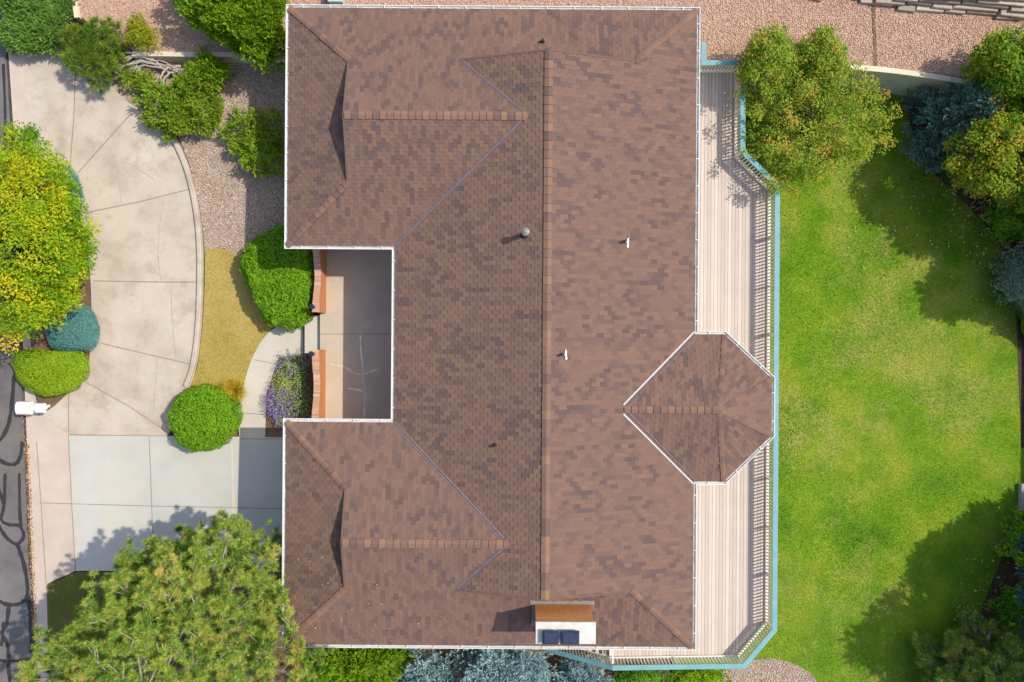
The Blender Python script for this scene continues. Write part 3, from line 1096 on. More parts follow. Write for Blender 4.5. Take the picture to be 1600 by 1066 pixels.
# dry needles and twigs blown onto the roof under the pine
n_ = 170
lx = -8.2 + np.abs(RNG.normal(0, 3.2, n_)); ly = -11.2 + np.abs(RNG.normal(0, 2.2, n_))
lz = np.array([min(EZ + PT * (x - XW), EZ + PS * (y - YS), ZS) if x > XG else EZ + PT * min(x - XW, y - YS) for x, y in zip(lx, ly)])
ROOF_LITTER = np.stack([lx, ly, lz + .012], 1)[(ly < YRS) & (lx < 3.5)]

# roof pipes
def roof_z(x, y):
    return min(EZ + PT * (x - XC), EZ + PT * (XE - x), EZ + PN * (YN - y), EZ + PS * (y - YS))


def pipe(name, px, py, h, r, mat, cap=None, splat=False):
    z = 5.2
    for _ in range(5):
        x, y, _z = P(px, py, z)
        z = roof_z(x, y) + h
    zb = z - h
    mb = MB()
    mb.tube([(x, y, zb - .1), (x, y, z)], r, 12)
    po = mb.build(name, mat, roof, smooth=False)
    mb = MB()
    mb.tube([(x, y, zb - .06), (x, y, zb + .09)], [r * 2.3, r * 1.15], 12)
    mb.build('pipe_boot', M['dark'] if not splat else M['steel'], po)
    if cap:
        mb = MB()
        mb.tube([(x, y, z - .10), (x, y, z - .02), (x, y, z + .03)], [cap * .85, cap, cap * .25], 14)
        mb.build('rain_cap', M['steel'], po)
    if splat:
        mb = MB()
        ring = []
        for i in range(22):
            rr = random.uniform(.05, .15) * (1.5 if abs(math.sin(6.283 * i / 22)) > .8 else .8)
            ring.append((x + .12 + rr * .6 * math.cos(6.283 * i / 22), y + rr * math.sin(6.283 * i / 22)))
        mb.add([(u, v, roof_z(u, v) + .045) for u, v in ring] + [(x + .12, y, roof_z(x + .12, y) + .05)], [(i, (i + 1) % 22, 22) for i in range(22)])
        mb.build('white_splatter', M['splat'], po, recalc=False)


pipe('flue_pipe', 821, 362, .80, .085, M['steel'], .14)
pipe('vent_pipe', 978, 376, .34, .045, M['dark'], None, True)
pipe('vent_pipe', 880, 554, .34, .045, M['dark'], None, True)
pipe('vent_pipe', 848, 62, .22, .05, M['dark'])
pipe('vent_pipe', 773, 697, .22, .045, M['dark'])

litter('roof_needles', 'dry orange pine needles scattered on the lower left roof', ROOF_LITTER, .03)

# windows and doors on the walls


def opening(name, c, wx, hz, facing, door=False, panels=0):
    """frame with pane; facing '+x' '-x' '+y' '-y'"""
    ax = facing[1]
    sg = 1 if facing[0] == '+' else -1
    mb, gl = MB(), MB()
    sz = lambda a, b, d: (d, a, b) if ax == 'x' else (a, d, b)

    def ps(u, v, o_):
        return (c[0] + sg * o_, c[1] + u, c[2] + v) if ax == 'x' else (c[0] + u, c[1] + sg * o_, c[2] + v)
    f = .08
    mb.box(ps(0, hz / 2 - f / 2, .03), sz(wx, f, .08)); mb.box(ps(0, -hz / 2 + f / 2, .03), sz(wx, f, .10))
    for s_ in (-1, 1):
        mb.box(ps(s_ * (wx / 2 - f / 2), 0, .03), sz(f, hz - 2 * f, .08))
    if not door and wx > 1:
        mb.box(ps(0, 0, .03), sz(.05, hz - 2 * f, .06))
    fr = mb.build(name, M['white'], house)
    if panels:
        for r_ in range(panels):
            gl.box(ps(0, -hz / 2 + f + (r_ + .5) * (hz - 2 * f) / panels, .02), sz(wx - 2 * f, (hz - 2 * f) / panels - .015, .04))
        gl.build('door_panel', M['cream'], fr)
    else:
        gl.box(ps(0, 0, .012), sz(wx - 2 * f, hz - 2 * f, .02))
        gl.build('door_leaf' if door else 'pane', M['stone'] if False else (M['blue'] if door else M['glass']), fr)


opening('garage_door', (XW + .5, -7.4, -.1), 5.2, 2.3, '-x', True, 5)
opening('front_door', (XC + .5, .3, 1.1), 1.0, 2.1, '-x', True)
opening('window', (XC + .5, -1.7, 1.6), 1.4, 1.3, '-x')
opening('window', (XC + .5, 2.2, 1.6), 1.2, 1.3, '-x')
opening('window', (XW + .5, 8.0, 1.4), 1.8, 1.4, '-x')
opening('patio_door', (XE - .5, 5.0, 2.1), 2.4, 2.1, '+x')
opening('window', (XE - .5, 9.0, 2.3), 1.5, 1.2, '+x')
opening('window', (XE - .5, -8.2, 2.3), 1.8, 1.2, '+x')
opening('window', (TX2 - .5, (TY1 + TY2) / 2, 2.2), 1.3, 1.6, '+x')
opening('window', (-3.5, YS + .5, 1.6), 1.5, 1.2, '-y')
opening('window', (-3.0, YN - .5, 2.0), 1.5, 1.2, '+y')

# ------------------------------------------------------------------ back deck
ZD, ZC = 1.0, 2.0
deck = thing('deck', 'wraparound beige deck with cream balusters and a teal rail cap', 'deck')
RAIL = [P(x, y, ZC)[:2] for x, y in ((1096, 98), (1161, 98), (1161, 237), (1215, 290), (1213, 600), (1210.5, 985), (1163, 1041), (957, 1044))]
RAIL = RAIL[::-1]                            # travel so that 'outward' is right of travel
inn = [(RAIL[i][0], RAIL[i][1]) for i in range(len(RAIL))]
DL = inn + [(XE - .9, inn[-1][1]), (XE - .9, YS + .2), (inn[0][0], YS + .2)]


def off_open(L, d):
    out, n = [], len(L)
    for i in range(n):
        p = Vector(L[i])
        a = Vector(L[i - 1]) if i > 0 else None
        b = Vector(L[i + 1]) if i < n - 1 else None
        d1 = (p - a).normalized() if a is not None else (b - p).normalized()
        d2 = (b - p).normalized() if b is not None else d1
        n1, n2 = Vector((d1.y, -d1.x)), Vector((d2.y, -d2.x))
        m_ = (n1 + n2).normalized(); m_ = m_ / m_.dot(n1)
        out.append((p.x + m_.x * d, p.y + m_.y * d))
    return out


e_in = off_open(RAIL, -.06)
DL = e_in + [(XE - .9, e_in[-1][1]), (XE - .9, YS + .2), (e_in[0][0], YS + .2)]
sheet('deck_floor', DL, flat(ZD), M['deck'], .05, None, True, deck)
mb = MB()
mb.sweep([(x, y, ZD) for x, y in off_open(RAIL, -.05)], [(-.02, -.055), (-.02, -.30), (.02, -.30), (.02, -.055)])
mb.build('rim_board', M['cream'], deck)
mb = MB()
mb.sweep([(x, y, ZC) for x, y in RAIL], [(-.10, 0), (.10, 0), (.10, -.045), (-.10, -.045)])
stub = [P(1100, 66, ZC), P(1100, 94, ZC)]
mb.sweep(stub, [(-.10, 0.004), (.10, 0.004), (.10, -.041), (-.10, -.041)])
cap = mb.build('rail_cap', M['teal'], deck)
mb = MB()
br = off_open(RAIL, -.02)
mb.sweep([(x, y, ZC - .045) for x, y in br], [(-.025, 0), (.025, 0), (.025, -.09), (-.025, -.09)])
mb.build('top_rail', M['cream'], deck)
mb = MB()
mb.sweep([(x, y, ZD + .12) for x, y in br], [(-.055, 0), (.045, 0), (.045, -.05), (-.055, -.05)])
mb.build('bottom_rail', M['cream'], deck)
pts, posts = [], []
for i in range(len(br) - 1):
    a, b = Vector(br[i]), Vector(br[i + 1])
    L = (b - a).length
    d = (b - a).normalized()
    k = round(L / .136)
    for j in range(1, k):
        pts.append((a + d * (L * j / k), math.atan2(d.y, d.x)))
    kp_ = max(1, round(L / 2.1))
    for j in range(kp_):
        posts.append((a + d * (L * j / kp_), math.atan2(d.y, d.x)))
posts.append((Vector(br[-1]), 0))
zb0, zb1 = ZD + .12, ZC - .135
bl = MB(); bl.box((0, 0, 0), (.052, .04, zb1 - zb0))
first = bl.build('baluster', M['cream'], deck)
order = sorted(pts, key=lambda q: -((q[0].y < -5.6) * 100 + q[0].length))
for i, (p, a) in enumerate(order[:100]):
    c = first if i == 0 else first.copy()
    if i:
        COL.objects.link(c); c.parent = deck
    c.location = (p.x, p.y, (zb0 + zb1) / 2)
    c.rotation_euler = (0, 0, a)
mb = MB()
for p, a in order[100:]:
    mb.box((p.x, p.y, (zb0 + zb1) / 2), (.052, .04, zb1 - zb0), a)
o = mb.build('baluster', M['cream'], deck); o['kind'] = 'stuff'
for p, a in posts:
    mb = MB()
    mb.box((p.x, p.y, (ZD + ZC - .05) / 2 + .0), (.085, .085, ZC - .052 - ZD), a)
    mb.build('railing_post', M['cream'], deck)
for x, y in [(br[1][0] - .5, br[1][1] + .4), (br[2][0] - .5, br[2][1] + .3), (br[3][0] - .4, 1.5), (br[3][0] - .4, 4.8), (br[3][0] - .4, -6.0), (br[3][0] - .4, -9.0), (7.8, br[-1][1] - .4)]:
    mb = MB(); mb.box((x, y, (ZD - .06 + ZL) / 2), (.14, .14, ZD - .06 - ZL)); mb.build('support_post', M['cream'], deck)
# stairs going down to the west from the south end
sx0, sy = RAIL[0][0], RAIL[0][1]
treads = 10
for k in range(treads):
    mb = MB()
    mb.box((sx0 - .14 - k * .265, (sy + YS + .3) / 2, ZD - .19 * (k + 1)), (.255, YS + .3 - sy - .12, .05))
    mb.build('stair_tread', M['deck'], deck)
mb = MB()
for yy in (sy + .03,):
    v = []
    x1, z1 = sx0 - .265 * treads, ZD - .19 * treads
    for (x, z) in ((sx0, ZD - .04), (x1, z1 - .02), (x1, z1 - .27), (sx0, ZD - .29)):
        v += [(x, yy - .025, z), (x, yy + .025, z)]
    mb.add(v, [(0, 2, 4, 6), (7, 5, 3, 1), (0, 1, 3, 2), (2, 3, 5, 4), (4, 5, 7, 6), (6, 7, 1, 0)])
mb.build('stair_stringer', M['cream'], deck)
mb = MB()
x1 = sx0 - .265 * treads
z1 = ZC - .19 * treads
v = []
for (x, z) in ((sx0 - .0, ZC - .003), (x1, z1)):
    for yy in (sy - .10, sy + .10):
        v += [(x, yy, z), (x, yy, z - .045)]
mb.add(v, [(0, 2, 6, 4), (1, 5, 7, 3), (0, 4, 5, 1), (2, 3, 7, 6), (0, 1, 3, 2), (4, 6, 7, 5)])
mb.build('stair_rail_cap', M['teal'], deck)
mb = MB()
k = 22
for j in range(1, k):
    x = sx0 + (x1 - sx0) * j / k
    zt = ZC + (z1 - ZC) * j / k - .05
    mb.box((x, sy + .02, zt - .42), (.038, .038, .84))
mb.build('stair_baluster', M['cream'], deck)
mb = MB()
for (x, z) in ((x1, z1),):
    mb.box((x, sy + .02, z - .55), (.09, .09, 1.1))
mb.box((sx0 + .02, YS - .55, ZD + .5), (.08, .08, 1.0))
mb.build('stair_post', M['cream'], deck)
mb = MB()
for dz, tk in ((.93, .05), (.12, .05)):
    mb.box((sx0 + .02, (sy + YS) / 2 + .1, ZD + dz), (.05, YS - sy - .1, tk))
mb.build('stair_gate', M['white'], deck)

# ------------------------------------------------------------------ courtyard walls, lanterns


def brick_wall(label, y0, y1, low_end):
    x0, x1 = -8.10, -7.85
    t = thing('brick_wall', label, 'wall', ((x0 + x1) / 2, (y0 + y1) / 2, 0))
    n_ = 26
    top = lambda s: 1.02 + .10 * math.cos(2 * math.pi * s)
    v, f = [], []
    for i in range(n_ + 1):
        s = i / n_
        y = y0 + (y1 - y0) * s
        for x, z in ((x0, -.9), (x1, -.9), (x1, top(s)), (x0, top(s))):
            v.append((x - t.location.x, y - t.location.y, z))
    for i in range(n_):
        for k in range(4):
            f.append((i * 4 + k, i * 4 + (k + 1) % 4, i * 4 + 4 + (k + 1) % 4, i * 4 + 4 + k))
    f += [(0, 1, 2, 3), tuple(n_ * 4 + k for k in (3, 2, 1, 0))]
    mb = MB(); mb.add(v, f); mb.build('brick_body', M['brick'], t)
    mb = MB()
    k = int((y1 - y0) / .078)
    for j in range(k):
        s = (j + .5) / k
        mb.box((-.015 + random.uniform(-.006, .006) - .02 * math.cos(6.28 * s), y0 + (y1 - y0) * s - t.location.y, top(s) + .045), (.265, (y1 - y0) / k - .005, .08), 0, random.uniform(.2, .8), .008)
    mb.build('rowlock_cap', M['rowlock'], t, tint=True)
    return top


brick_wall('orange brick courtyard wall beside the big sheared hedge', 1.12, 3.95, 0)
brick_wall('orange brick courtyard wall beside the lavender bed', -3.5, -.42, 1)
for y, lab in ((1.32, 'dark blue lantern on the wall end beside the hedge'), (-.58, 'dark blue lantern on the wall end by the lavender')):
    t = thing('lantern', lab, 'lantern', (-8.07, y, 1.22), 'lanterns on the courtyard walls')
    mb = MB(); mb.tube([(0, 0, 0), (0, 0, .05), (0, 0, .06), (0, 0, .16)], [.07, .07, .03, .03], 10); mb.build('lantern_base', M['dark'], t)
    mb = MB(); mb.tube([(0, 0, .16), (0, 0, .17), (0, 0, .34)], [.06, .075, .09], 8); mb.build('lantern_glass', M['glass'], t)
    mb = MB(); mb.tube([(0, 0, .34), (0, 0, .36), (0, 0, .44), (0, 0, .48)], [.12, .12, .04, .015], 8); mb.build('lantern_roof', M['blue'], t)

# mailbox
mx, my, mz = P(43, 637, 0.1)
gz = zW(my)
t = thing('mailbox', 'white plastic mailbox on a white post at the driveway entry', 'mailbox', (mx, my, gz))
for nm_, dx, sx_, sy_, hz, z0 in (('mail_box', 0, .54, .54, .40, 1.0), ('newspaper_box', .66, .32, .40, .30, 1.05)):
    mb = MB()
    k = 9
    v, f = [], []
    for xx in (-sx_ / 2, sx_ / 2):
        v += [(dx + xx, -sy_ / 2, z0), (dx + xx, sy_ / 2, z0)]
        for i in range(k):
            a = math.pi * i / (k - 1)
            v.append((dx + xx, sy_ / 2 * math.cos(a), z0 + hz * .6 + hz * .4 * math.sin(a)))
    m_ = k + 2
    ring = [0, 1] + list(range(2, m_))
    f.append(ring); f.append([m_ + i for i in ring][::-1])
    for i in range(m_):
        j = (i + 1) % m_
        f.append([ring[i], ring[j], m_ + ring[j], m_ + ring[i]])
    mb.add(v, f)
    mb.build(nm_, M['white'], t)
mb = MB(); mb.box((.35, 0, .5), (.12, .12, 1.0), 0, .5, .01); mb.build('post', M['white'], t)
mb = MB(); mb.box((.40, 0, 1.03), (.9, .10, .06)); mb.build('cross_arm', M['white'], t)
mb = MB(); mb.box((.1, -.28, 1.28), (.16, .02, .05)); mb.build('flag', M['brick'], t)

# fence at the right edge, pale timber panel
t = thing('wooden_fence', 'low weathered board fence at the right edge of the lawn', 'fence')
fx = PG(1607, 700, flat(ZL))[0]
for i in range(7):
    y = 4.5 - i * 2.4
    mb = MB(); mb.box((fx + .07, y, ZL + .28), (.09, .09, .62)); mb.build('fence_post', M['fence'], t)
mb = MB()
y = 4.4
while y > -10.0:
    mb.box((fx, y - .07, ZL + .26 + random.uniform(-.012, .012)), (.022, .135, .48)); y -= .142
mb.build('fence_board', M['fence'], t)
mb = MB()
for z in (.12, .42):
    mb.box((fx + .036, -2.8, ZL + z), (.04, 14.4, .09))
mb.build('fence_rail', M['fence'], t)
mb = MB()
p = PG(1600, 778, flat(ZL + .25))
mb.box((p[0], p[1], ZL + .13), (.22, 1.2, .26), 0, .5, .02)
tag(mb.build('landscape_timber', M['greywood']), 'pale grey timber lying against the right fence', 'timber')

# small utility box behind the top left corner of the house
p = P(524, 1, 1.2)
t = thing('utility_box', 'small pale teal utility box behind the house top left corner', 'box', (p[0], p[1] + .2, ZT))
mb = MB(); mb.box((0, 0, .32), (.55, .5, .6), 0, .5, .03); mb.build('cabinet', plain('pale_teal', (.42, .55, .54), .5), t)
mb = MB(); mb.box((0, 0, .65), (.6, .55, .06), 0, .5, .02); mb.build('lid', plain('pale_teal_lid', (.45, .58, .57), .5), t)

# ------------------------------------------------------------------ plants


def unit(a):
    return a / np.maximum(np.linalg.norm(a, axis=-1, keepdims=True), 1e-9)


def leaf_geo(Pn, N, ln, wd, U=None):
    n = len(Pn)
    if U is None:
        U = RNG.normal(0, 1, (n, 3))
    U = unit(U - N * (U * N).sum(1, keepdims=True))
    V = np.cross(N, U)
    L = ln * RNG.uniform(.65, 1.3, (n, 1)); W_ = wd * RNG.uniform(.7, 1.25, (n, 1))
    return np.stack([Pn - U * L / 2, Pn + V * W_ / 2 - U * L * .05, Pn + U * L / 2, Pn - V * W_ / 2 - U * L * .05], 1).reshape(-1, 3)


def needle_geo(base, D, ln, wd):
    n = len(base)
    s = unit(np.cross(D, RNG.normal(0, 1, (n, 3))))
    L = ln * RNG.uniform(.7, 1.2, (n, 1))
    return np.stack([base + s * wd / 2, base - s * wd / 2, base + D * L], 1).reshape(-1, 3)


class Plant:
    """gathers leaf quads and needle triangles, each with a tint"""

    def __init__(self):
        self.q, self.qt, self.n, self.nt = [], [], [], []

    def leaves(self, V, t):
        self.q.append(V); self.qt.append(np.repeat(t, 4))

    def needles(self, V, t):
        self.n.append(V); self.nt.append(np.repeat(t, 3))

    def build(self, name, mat, parent):
        Vs, Ts, Fs, nv = [], [], [], 0
        if self.q:
            V = np.concatenate(self.q); Vs.append(V); Ts.append(np.concatenate(self.qt))
            Fs.append(np.arange(len(V)).reshape(-1, 4)); nv = len(V)
            # quads as two triangles keep one face size
            q = Fs.pop(); Fs.append(np.concatenate([q[:, [0, 1, 2]], q[:, [0, 2, 3]]]))
        if self.n:
            V = np.concatenate(self.n); Vs.append(V); Ts.append(np.concatenate(self.nt))
            Fs.append(np.arange(len(V)).reshape(-1, 3) + nv)
        me = qmesh(name, np.concatenate(Vs), np.concatenate(Fs), mat, np.clip(np.concatenate(Ts), 0, 1))
        return obj(name, me, parent)


class Outline:
    """a star-shaped plan outline drawn in photo pixels at height z"""

    def __init__(self, pts, z):
        W = np.array([P(x, y, z)[:2] for x, y in spline(pts, 10, True)])
        self.c = (W.min(0) + W.max(0)) / 2 * .5 + W.mean(0) * .5
        d = W - self.c
        a = np.arctan2(d[:, 1], d[:, 0]); r = np.linalg.norm(d, axis=1)
        o_ = np.argsort(a)
        self.a = np.concatenate([a[o_] - 2 * np.pi, a[o_], a[o_] + 2 * np.pi])
        self.r = np.tile(r[o_], 3)

    def R(self, th):
        return np.interp(th, self.a, self.r)


def ell(cx, cy, rx, ry, n=12, wob=.08, rot=0):
    return [(cx + rx * (1 + random.uniform(-wob, wob)) * math.cos(6.283 * i / n + rot), cy + ry * (1 + random.uniform(-wob, wob)) * math.sin(6.283 * i / n + rot)) for i in range(n)]


def dome_pts(ol, zg, h, n, lo=-.45, k=.75, lumps=30, amp=.12, ls=.35):
    """points and normals over a dome standing on zg; lumps push parts of it out"""
    th = RNG.uniform(-np.pi, np.pi, n)
    n1 = int(n * .62)                      # most points even over the plan, the rest up the sides
    sn = RNG.uniform(lo, .75, n)
    sn[:n1] = np.sqrt(np.maximum(0, 1 - np.sqrt(RNG.random(n1)) ** (2 / k)))
    cs = np.sqrt(1 - sn * sn)
    r = ol.R(th)
    rr = r * cs ** k
    p = np.stack([ol.c[0] + rr * np.cos(th), ol.c[1] + rr * np.sin(th), zg + h * .4 + h * .6 * np.where(sn > 0, sn, sn * .66)], 1)
    nn = unit(np.stack([np.cos(th) * cs, np.sin(th) * cs, sn * (r / (h * .6)) * .8], 1))
    if lumps:
        kk = RNG.integers(0, n, lumps)
        d2 = ((p[:, None, :] - p[kk][None]) ** 2).sum(2)
        f = np.exp(-d2 / ls ** 2).max(1)
        p = p + nn * ((f - .55) * amp * 2)[:, None]
    return p, nn


def core(pl, ol, zg, h, sc=.86, t=.3, lo=-.6):
    """closed inner mass of twigs and leaves that keeps the ground from showing through"""
    nu, nv = 26, 9
    V = []
    for j in range(nv):
        sn = lo + (1 - lo) * j / (nv - 1)
        cs = math.sqrt(max(0, 1 - sn * sn)) ** .75
        for i in range(nu):
            a = -np.pi + 2 * np.pi * i / nu
            rr = float(ol.R(a)) * cs * sc * random.uniform(.94, 1.04)
            V.append((ol.c[0] + rr * math.cos(a), ol.c[1] + rr * math.sin(a), zg + h * .4 + h * .6 * sn * (sc - .1) * (1 if sn > 0 else .66)))
    V = np.array(V)
    q = []
    for j in range(nv - 1):
        for i in range(nu):
            i2 = (i + 1) % nu
            q.append((j * nu + i, j * nu + i2, (j + 1) * nu + i2, (j + 1) * nu + i))
    pl.leaves(V[np.array(q)].reshape(-1, 3), np.clip(RNG.normal(t, .1, len(q)), 0, 1))


def stems(t, zg, h, rad, name='stem', mat='bark', n=5):
    mb = MB()
    for k in range(n):
        a = 6.28 * k / n + random.random()
        x, y = rad * math.cos(a) * .5, rad * math.sin(a) * .5
        mb.tube([(0, 0, 0), (x * .5, y * .5, h * .35), (x, y, h * .7)], [.05, .035, .015], 6)
    o_ = mb.build(name, M[mat], t)
    return o_


def shrub(name, label, cat, outl, h, mat, n, style='leaf', ln=.07, wd=.045, zf=None, zmid=.45, lumps=30, amp=.12, ls=.35, jit=.55, depth=.12,
          t0=.45, tv=.14, lo=-.45, k=.75, group=None, cs=.84, ct=.25, up=.2, m=9):
    zf = zf or front(0)
    cxp = sum(q[0] for q in outl) / len(outl); cyp = sum(q[1] for q in outl) / len(outl)
    g = PG(cxp, cyp, lambda x, y: zf(x, y) + h * zmid)
    zg = zf(g[0], g[1])
    ol = Outline(outl, zg + h * zmid)
    t = thing(name, label, cat, (float(ol.c[0]), float(ol.c[1]), zg), group)
    t_inv = np.array([ol.c[0], ol.c[1], zg])
    pl = Plant()
    p, nn = dome_pts(ol, zg, h, n, lo, k, lumps, amp, ls)
    if style == 'leaf':
        p = p - nn * (RNG.random((n, 1)) ** 1.5) * depth
        N = unit(nn + RNG.normal(0, jit, (n, 3)))
        pl.leaves(leaf_geo(p - t_inv, N, ln, wd), RNG.normal(t0, tv, n))
    elif style == 'frond':
        D = unit(nn * .8 + RNG.normal(0, jit, (n, 3)) + np.array([0, 0, up]))
        p = p - nn * RNG.random((n, 1)) * depth
        tt = RNG.normal(t0, tv, n)
        for i in range(m):
            s = i / (m - 1)
            side = unit(np.cross(D, RNG.normal(0, 1, (n, 3)))) * (.75 * (1 - .5 * s))
            dd = unit(D + side)
            b = p + D * (ln * s * .9)
            L = ln * (.55 - .25 * s)
            N = unit(np.cross(dd, RNG.normal(0, 1, (n, 3))))
            pl.leaves(leaf_geo(b + dd * L / 2 - t_inv, N, L * 1.2, wd, dd), tt + .12 * (s - .4))
    elif style == 'tuft':
        D = unit(nn + RNG.normal(0, jit, (n, 3)))
        p = p - nn * RNG.random((n, 1)) * depth
        tt = RNG.normal(t0, tv, n)
        for i in range(m):
            dd = unit(D * .8 + RNG.normal(0, .62, (n, 3)))
            pl.needles(needle_geo(p - D * ln * .2 - t_inv, dd, ln, wd), tt + RNG.normal(0, .06, n))
    if cs:
        olc = Outline(outl, zg + h * zmid)
        olc.c = olc.c - t_inv[:2]
        core(pl, olc, 0.0, h, cs, ct, max(lo, -.6))
    pl.build('foliage', mat, t)
    stems(t, zg, h, .5)
    return t


def tree(name, label, cat, base, outls, mat, ncl, nlf, ln, wd, bark='bark', cr=(.35, .65), t0=.45, tv=.16, trunk_r=.14, shell=.55, flat_=.8, group=None, limbs=1.0, fork=.35):
    """broadleaf: outls = list of (outline px, z centre, half height); leaf clusters spread through each lobe, joined to the trunk by limbs"""
    t = thing(name, label, cat, base, group)
    b = np.array(base)
    pl = Plant()
    mb = MB()
    ztop = max(z for _, z, _h in outls)
    fz_ = base[2] + (ztop - base[2]) * fork
    tw = Vector((random.uniform(-.15, .15), random.uniform(-.15, .15), fz_ - base[2]))
    mb.tube([(0, 0, -.1), tw * .5, tw], [trunk_r * 1.25, trunk_r, trunk_r * .8], 9)
    tot = sum(o_[2] for o_ in outls)
    for outl, zc, hh in outls:
        ol = Outline(outl, zc)
        kcl = int(ncl * (1 / len(outls)))
        th = RNG.uniform(-np.pi, np.pi, kcl)
        u = RNG.uniform(-.75, 1, kcl)
        rad = (RNG.uniform(shell ** 3, 1, kcl)) ** (1 / 3)
        cs_ = np.sqrt(np.maximum(0, 1 - u * u)) ** .8
        crr = RNG.uniform(cr[0], cr[1], kcl)
        R_ = np.maximum(.05, ol.R(th) - crr * .7 + RNG.normal(0, .1, kcl))
        C = np.stack([ol.c[0] + R_ * cs_ * rad * np.cos(th), ol.c[1] + R_ * cs_ * rad * np.sin(th), zc + hh * u * rad], 1) - b
        ct = np.clip(RNG.normal(t0, tv, kcl), 0, 1)
        for i in range(kcl):
            n = int(nlf * (crr[i] / cr[1]) ** 2)
            d = unit(RNG.normal(0, 1, (n, 3)))
            rr = crr[i] * RNG.random((n, 1)) ** .45 * np.array([1, 1, flat_])
            p = C[i] + d * rr
            N = unit(d * .5 + np.array([0, 0, .7]) + RNG.normal(0, .55, (n, 3)))
            pl.leaves(leaf_geo(p, N, ln, wd), ct[i] + RNG.normal(0, .07, n))
            if random.random() < limbs:
                e = Vector(C[i]); s0 = tw * random.uniform(.75, 1.0)
                mid = s0.lerp(e, .5) + Vector((random.uniform(-.2, .2), random.uniform(-.2, .2), random.uniform(0, .3)))
                r0 = trunk_r * random.uniform(.25, .5)
                mb.tube([s0, mid, e], [r0 * .8, r0 * .4, .008], 5, cap=False)
    mb.build('trunk', M[bark], t)
    pl.build('crown', mat, t)
    return t


def conifer(name, label, cat, base, h, r, mat, nbr, per, ln, wd, bark='bark', start=.12, t0=.45, tv=.1, droop=-.1, style='spray', group=None, m=10, lean=(0, 0), pw=.9, trunk_r=.12, twig_w=.012, bias=None):
    """whorled branches round a straight trunk; sprays or needle tufts along them"""
    t = thing(name, label, cat, base, group)
    mb = MB()
    mb.tube([(0, 0, -.1), (lean[0] * .5, lean[1] * .5, h * .5), (lean[0], lean[1], h)], [trunk_r * 1.2, trunk_r * .7, .02], 8)
    pl = Plant()
    for k in range(nbr):
        s = start + (1 - start) * ((k + random.random()) / nbr)
        L = r * (1 - s) ** pw * random.uniform(.75, 1.1) + .12
        a = k * 2.39996 + random.uniform(-.3, .3)
        if bias is not None:
            L *= 1 + bias[2] * math.cos(a - math.atan2(bias[1], bias[0]))
        o0 = Vector((lean[0] * s, lean[1] * s, h * s))
        d = Vector((math.cos(a), math.sin(a), droop + .35 * s))
        d.normalize()
        e = o0 + d * L + Vector((0, 0, .12 * L))
        mid = o0.lerp(e, .5) - Vector((0, 0, .06 * L))
        mb.tube([o0, mid, e], [max(.012, trunk_r * .35 * (1 - s) + .01), twig_w * 1.6, twig_w], 5, cap=False)
        n = max(3, int(per * L / r))
        f = RNG.random(n) ** .6
        f = .25 + .75 * f if L > .5 else f
        f_ = f[:, None]
        A, Mi, B = (np.array(q) for q in (o0, mid, e))
        pos = A * (1 - f_) ** 2 + 2 * Mi * f_ * (1 - f_) + B * f_ ** 2
        dv = np.array(d)
        side = unit(np.cross(dv, np.array([0, 0, 1.0]))[None, :])
        sg = RNG.choice([-1, 1], n)[:, None]
        w_ = (RNG.random((n, 1)) * L * .38 * (1.15 - f_))
        D = unit(dv[None] * .8 + side * sg * RNG.uniform(.2, 1.0, (n, 1)) + RNG.normal(0, .22, (n, 3)) + np.array([0, 0, .15]))
        pos = pos + side * sg * w_ + RNG.normal(0, .05, (n, 3))
        tt = RNG.normal(t0, tv) + RNG.normal(0, tv * .6, n)
        if style == 'spray':
            for i in range(m):
                q = i / (m - 1)
                sd = unit(np.cross(D, RNG.normal(0, 1, (n, 3)))) * .7
                dd = unit(D + sd)
                pl.needles(needle_geo(pos + D * ln * q, dd, ln * (.7 - .3 * q), wd), tt + .15 * (q - .4))
        else:
            for i in range(m):
                dd = unit(D * .75 + RNG.normal(0, .6, (n, 3)))
                pl.needles(needle_geo(pos - D * ln * .25, dd, ln, wd), tt + RNG.normal(0, .07, n))
            for i in range(m // 4):                     # older, yellower needles nearer the twig
                dd = unit(D * .5 + RNG.normal(0, .8, (n, 3)))
                pl.needles(needle_geo(pos - D * ln * .4, dd, ln * .6, wd), np.full(n, .88) + RNG.normal(0, .08, n))
            for i in range(0, n, 3):                    # twigs that carry the tufts
                j = A * (1 - f[i] * .7) ** 2 + 2 * Mi * f[i] * .7 * (1 - f[i] * .7) + B * (f[i] * .7) ** 2
                mb.tube([tuple(j), tuple(pos[i])], [twig_w * .8, twig_w * .5], 4, cap=False)
    mb.build('trunk', M[bark], t)
    pl.build('crown', mat, t)
    return t


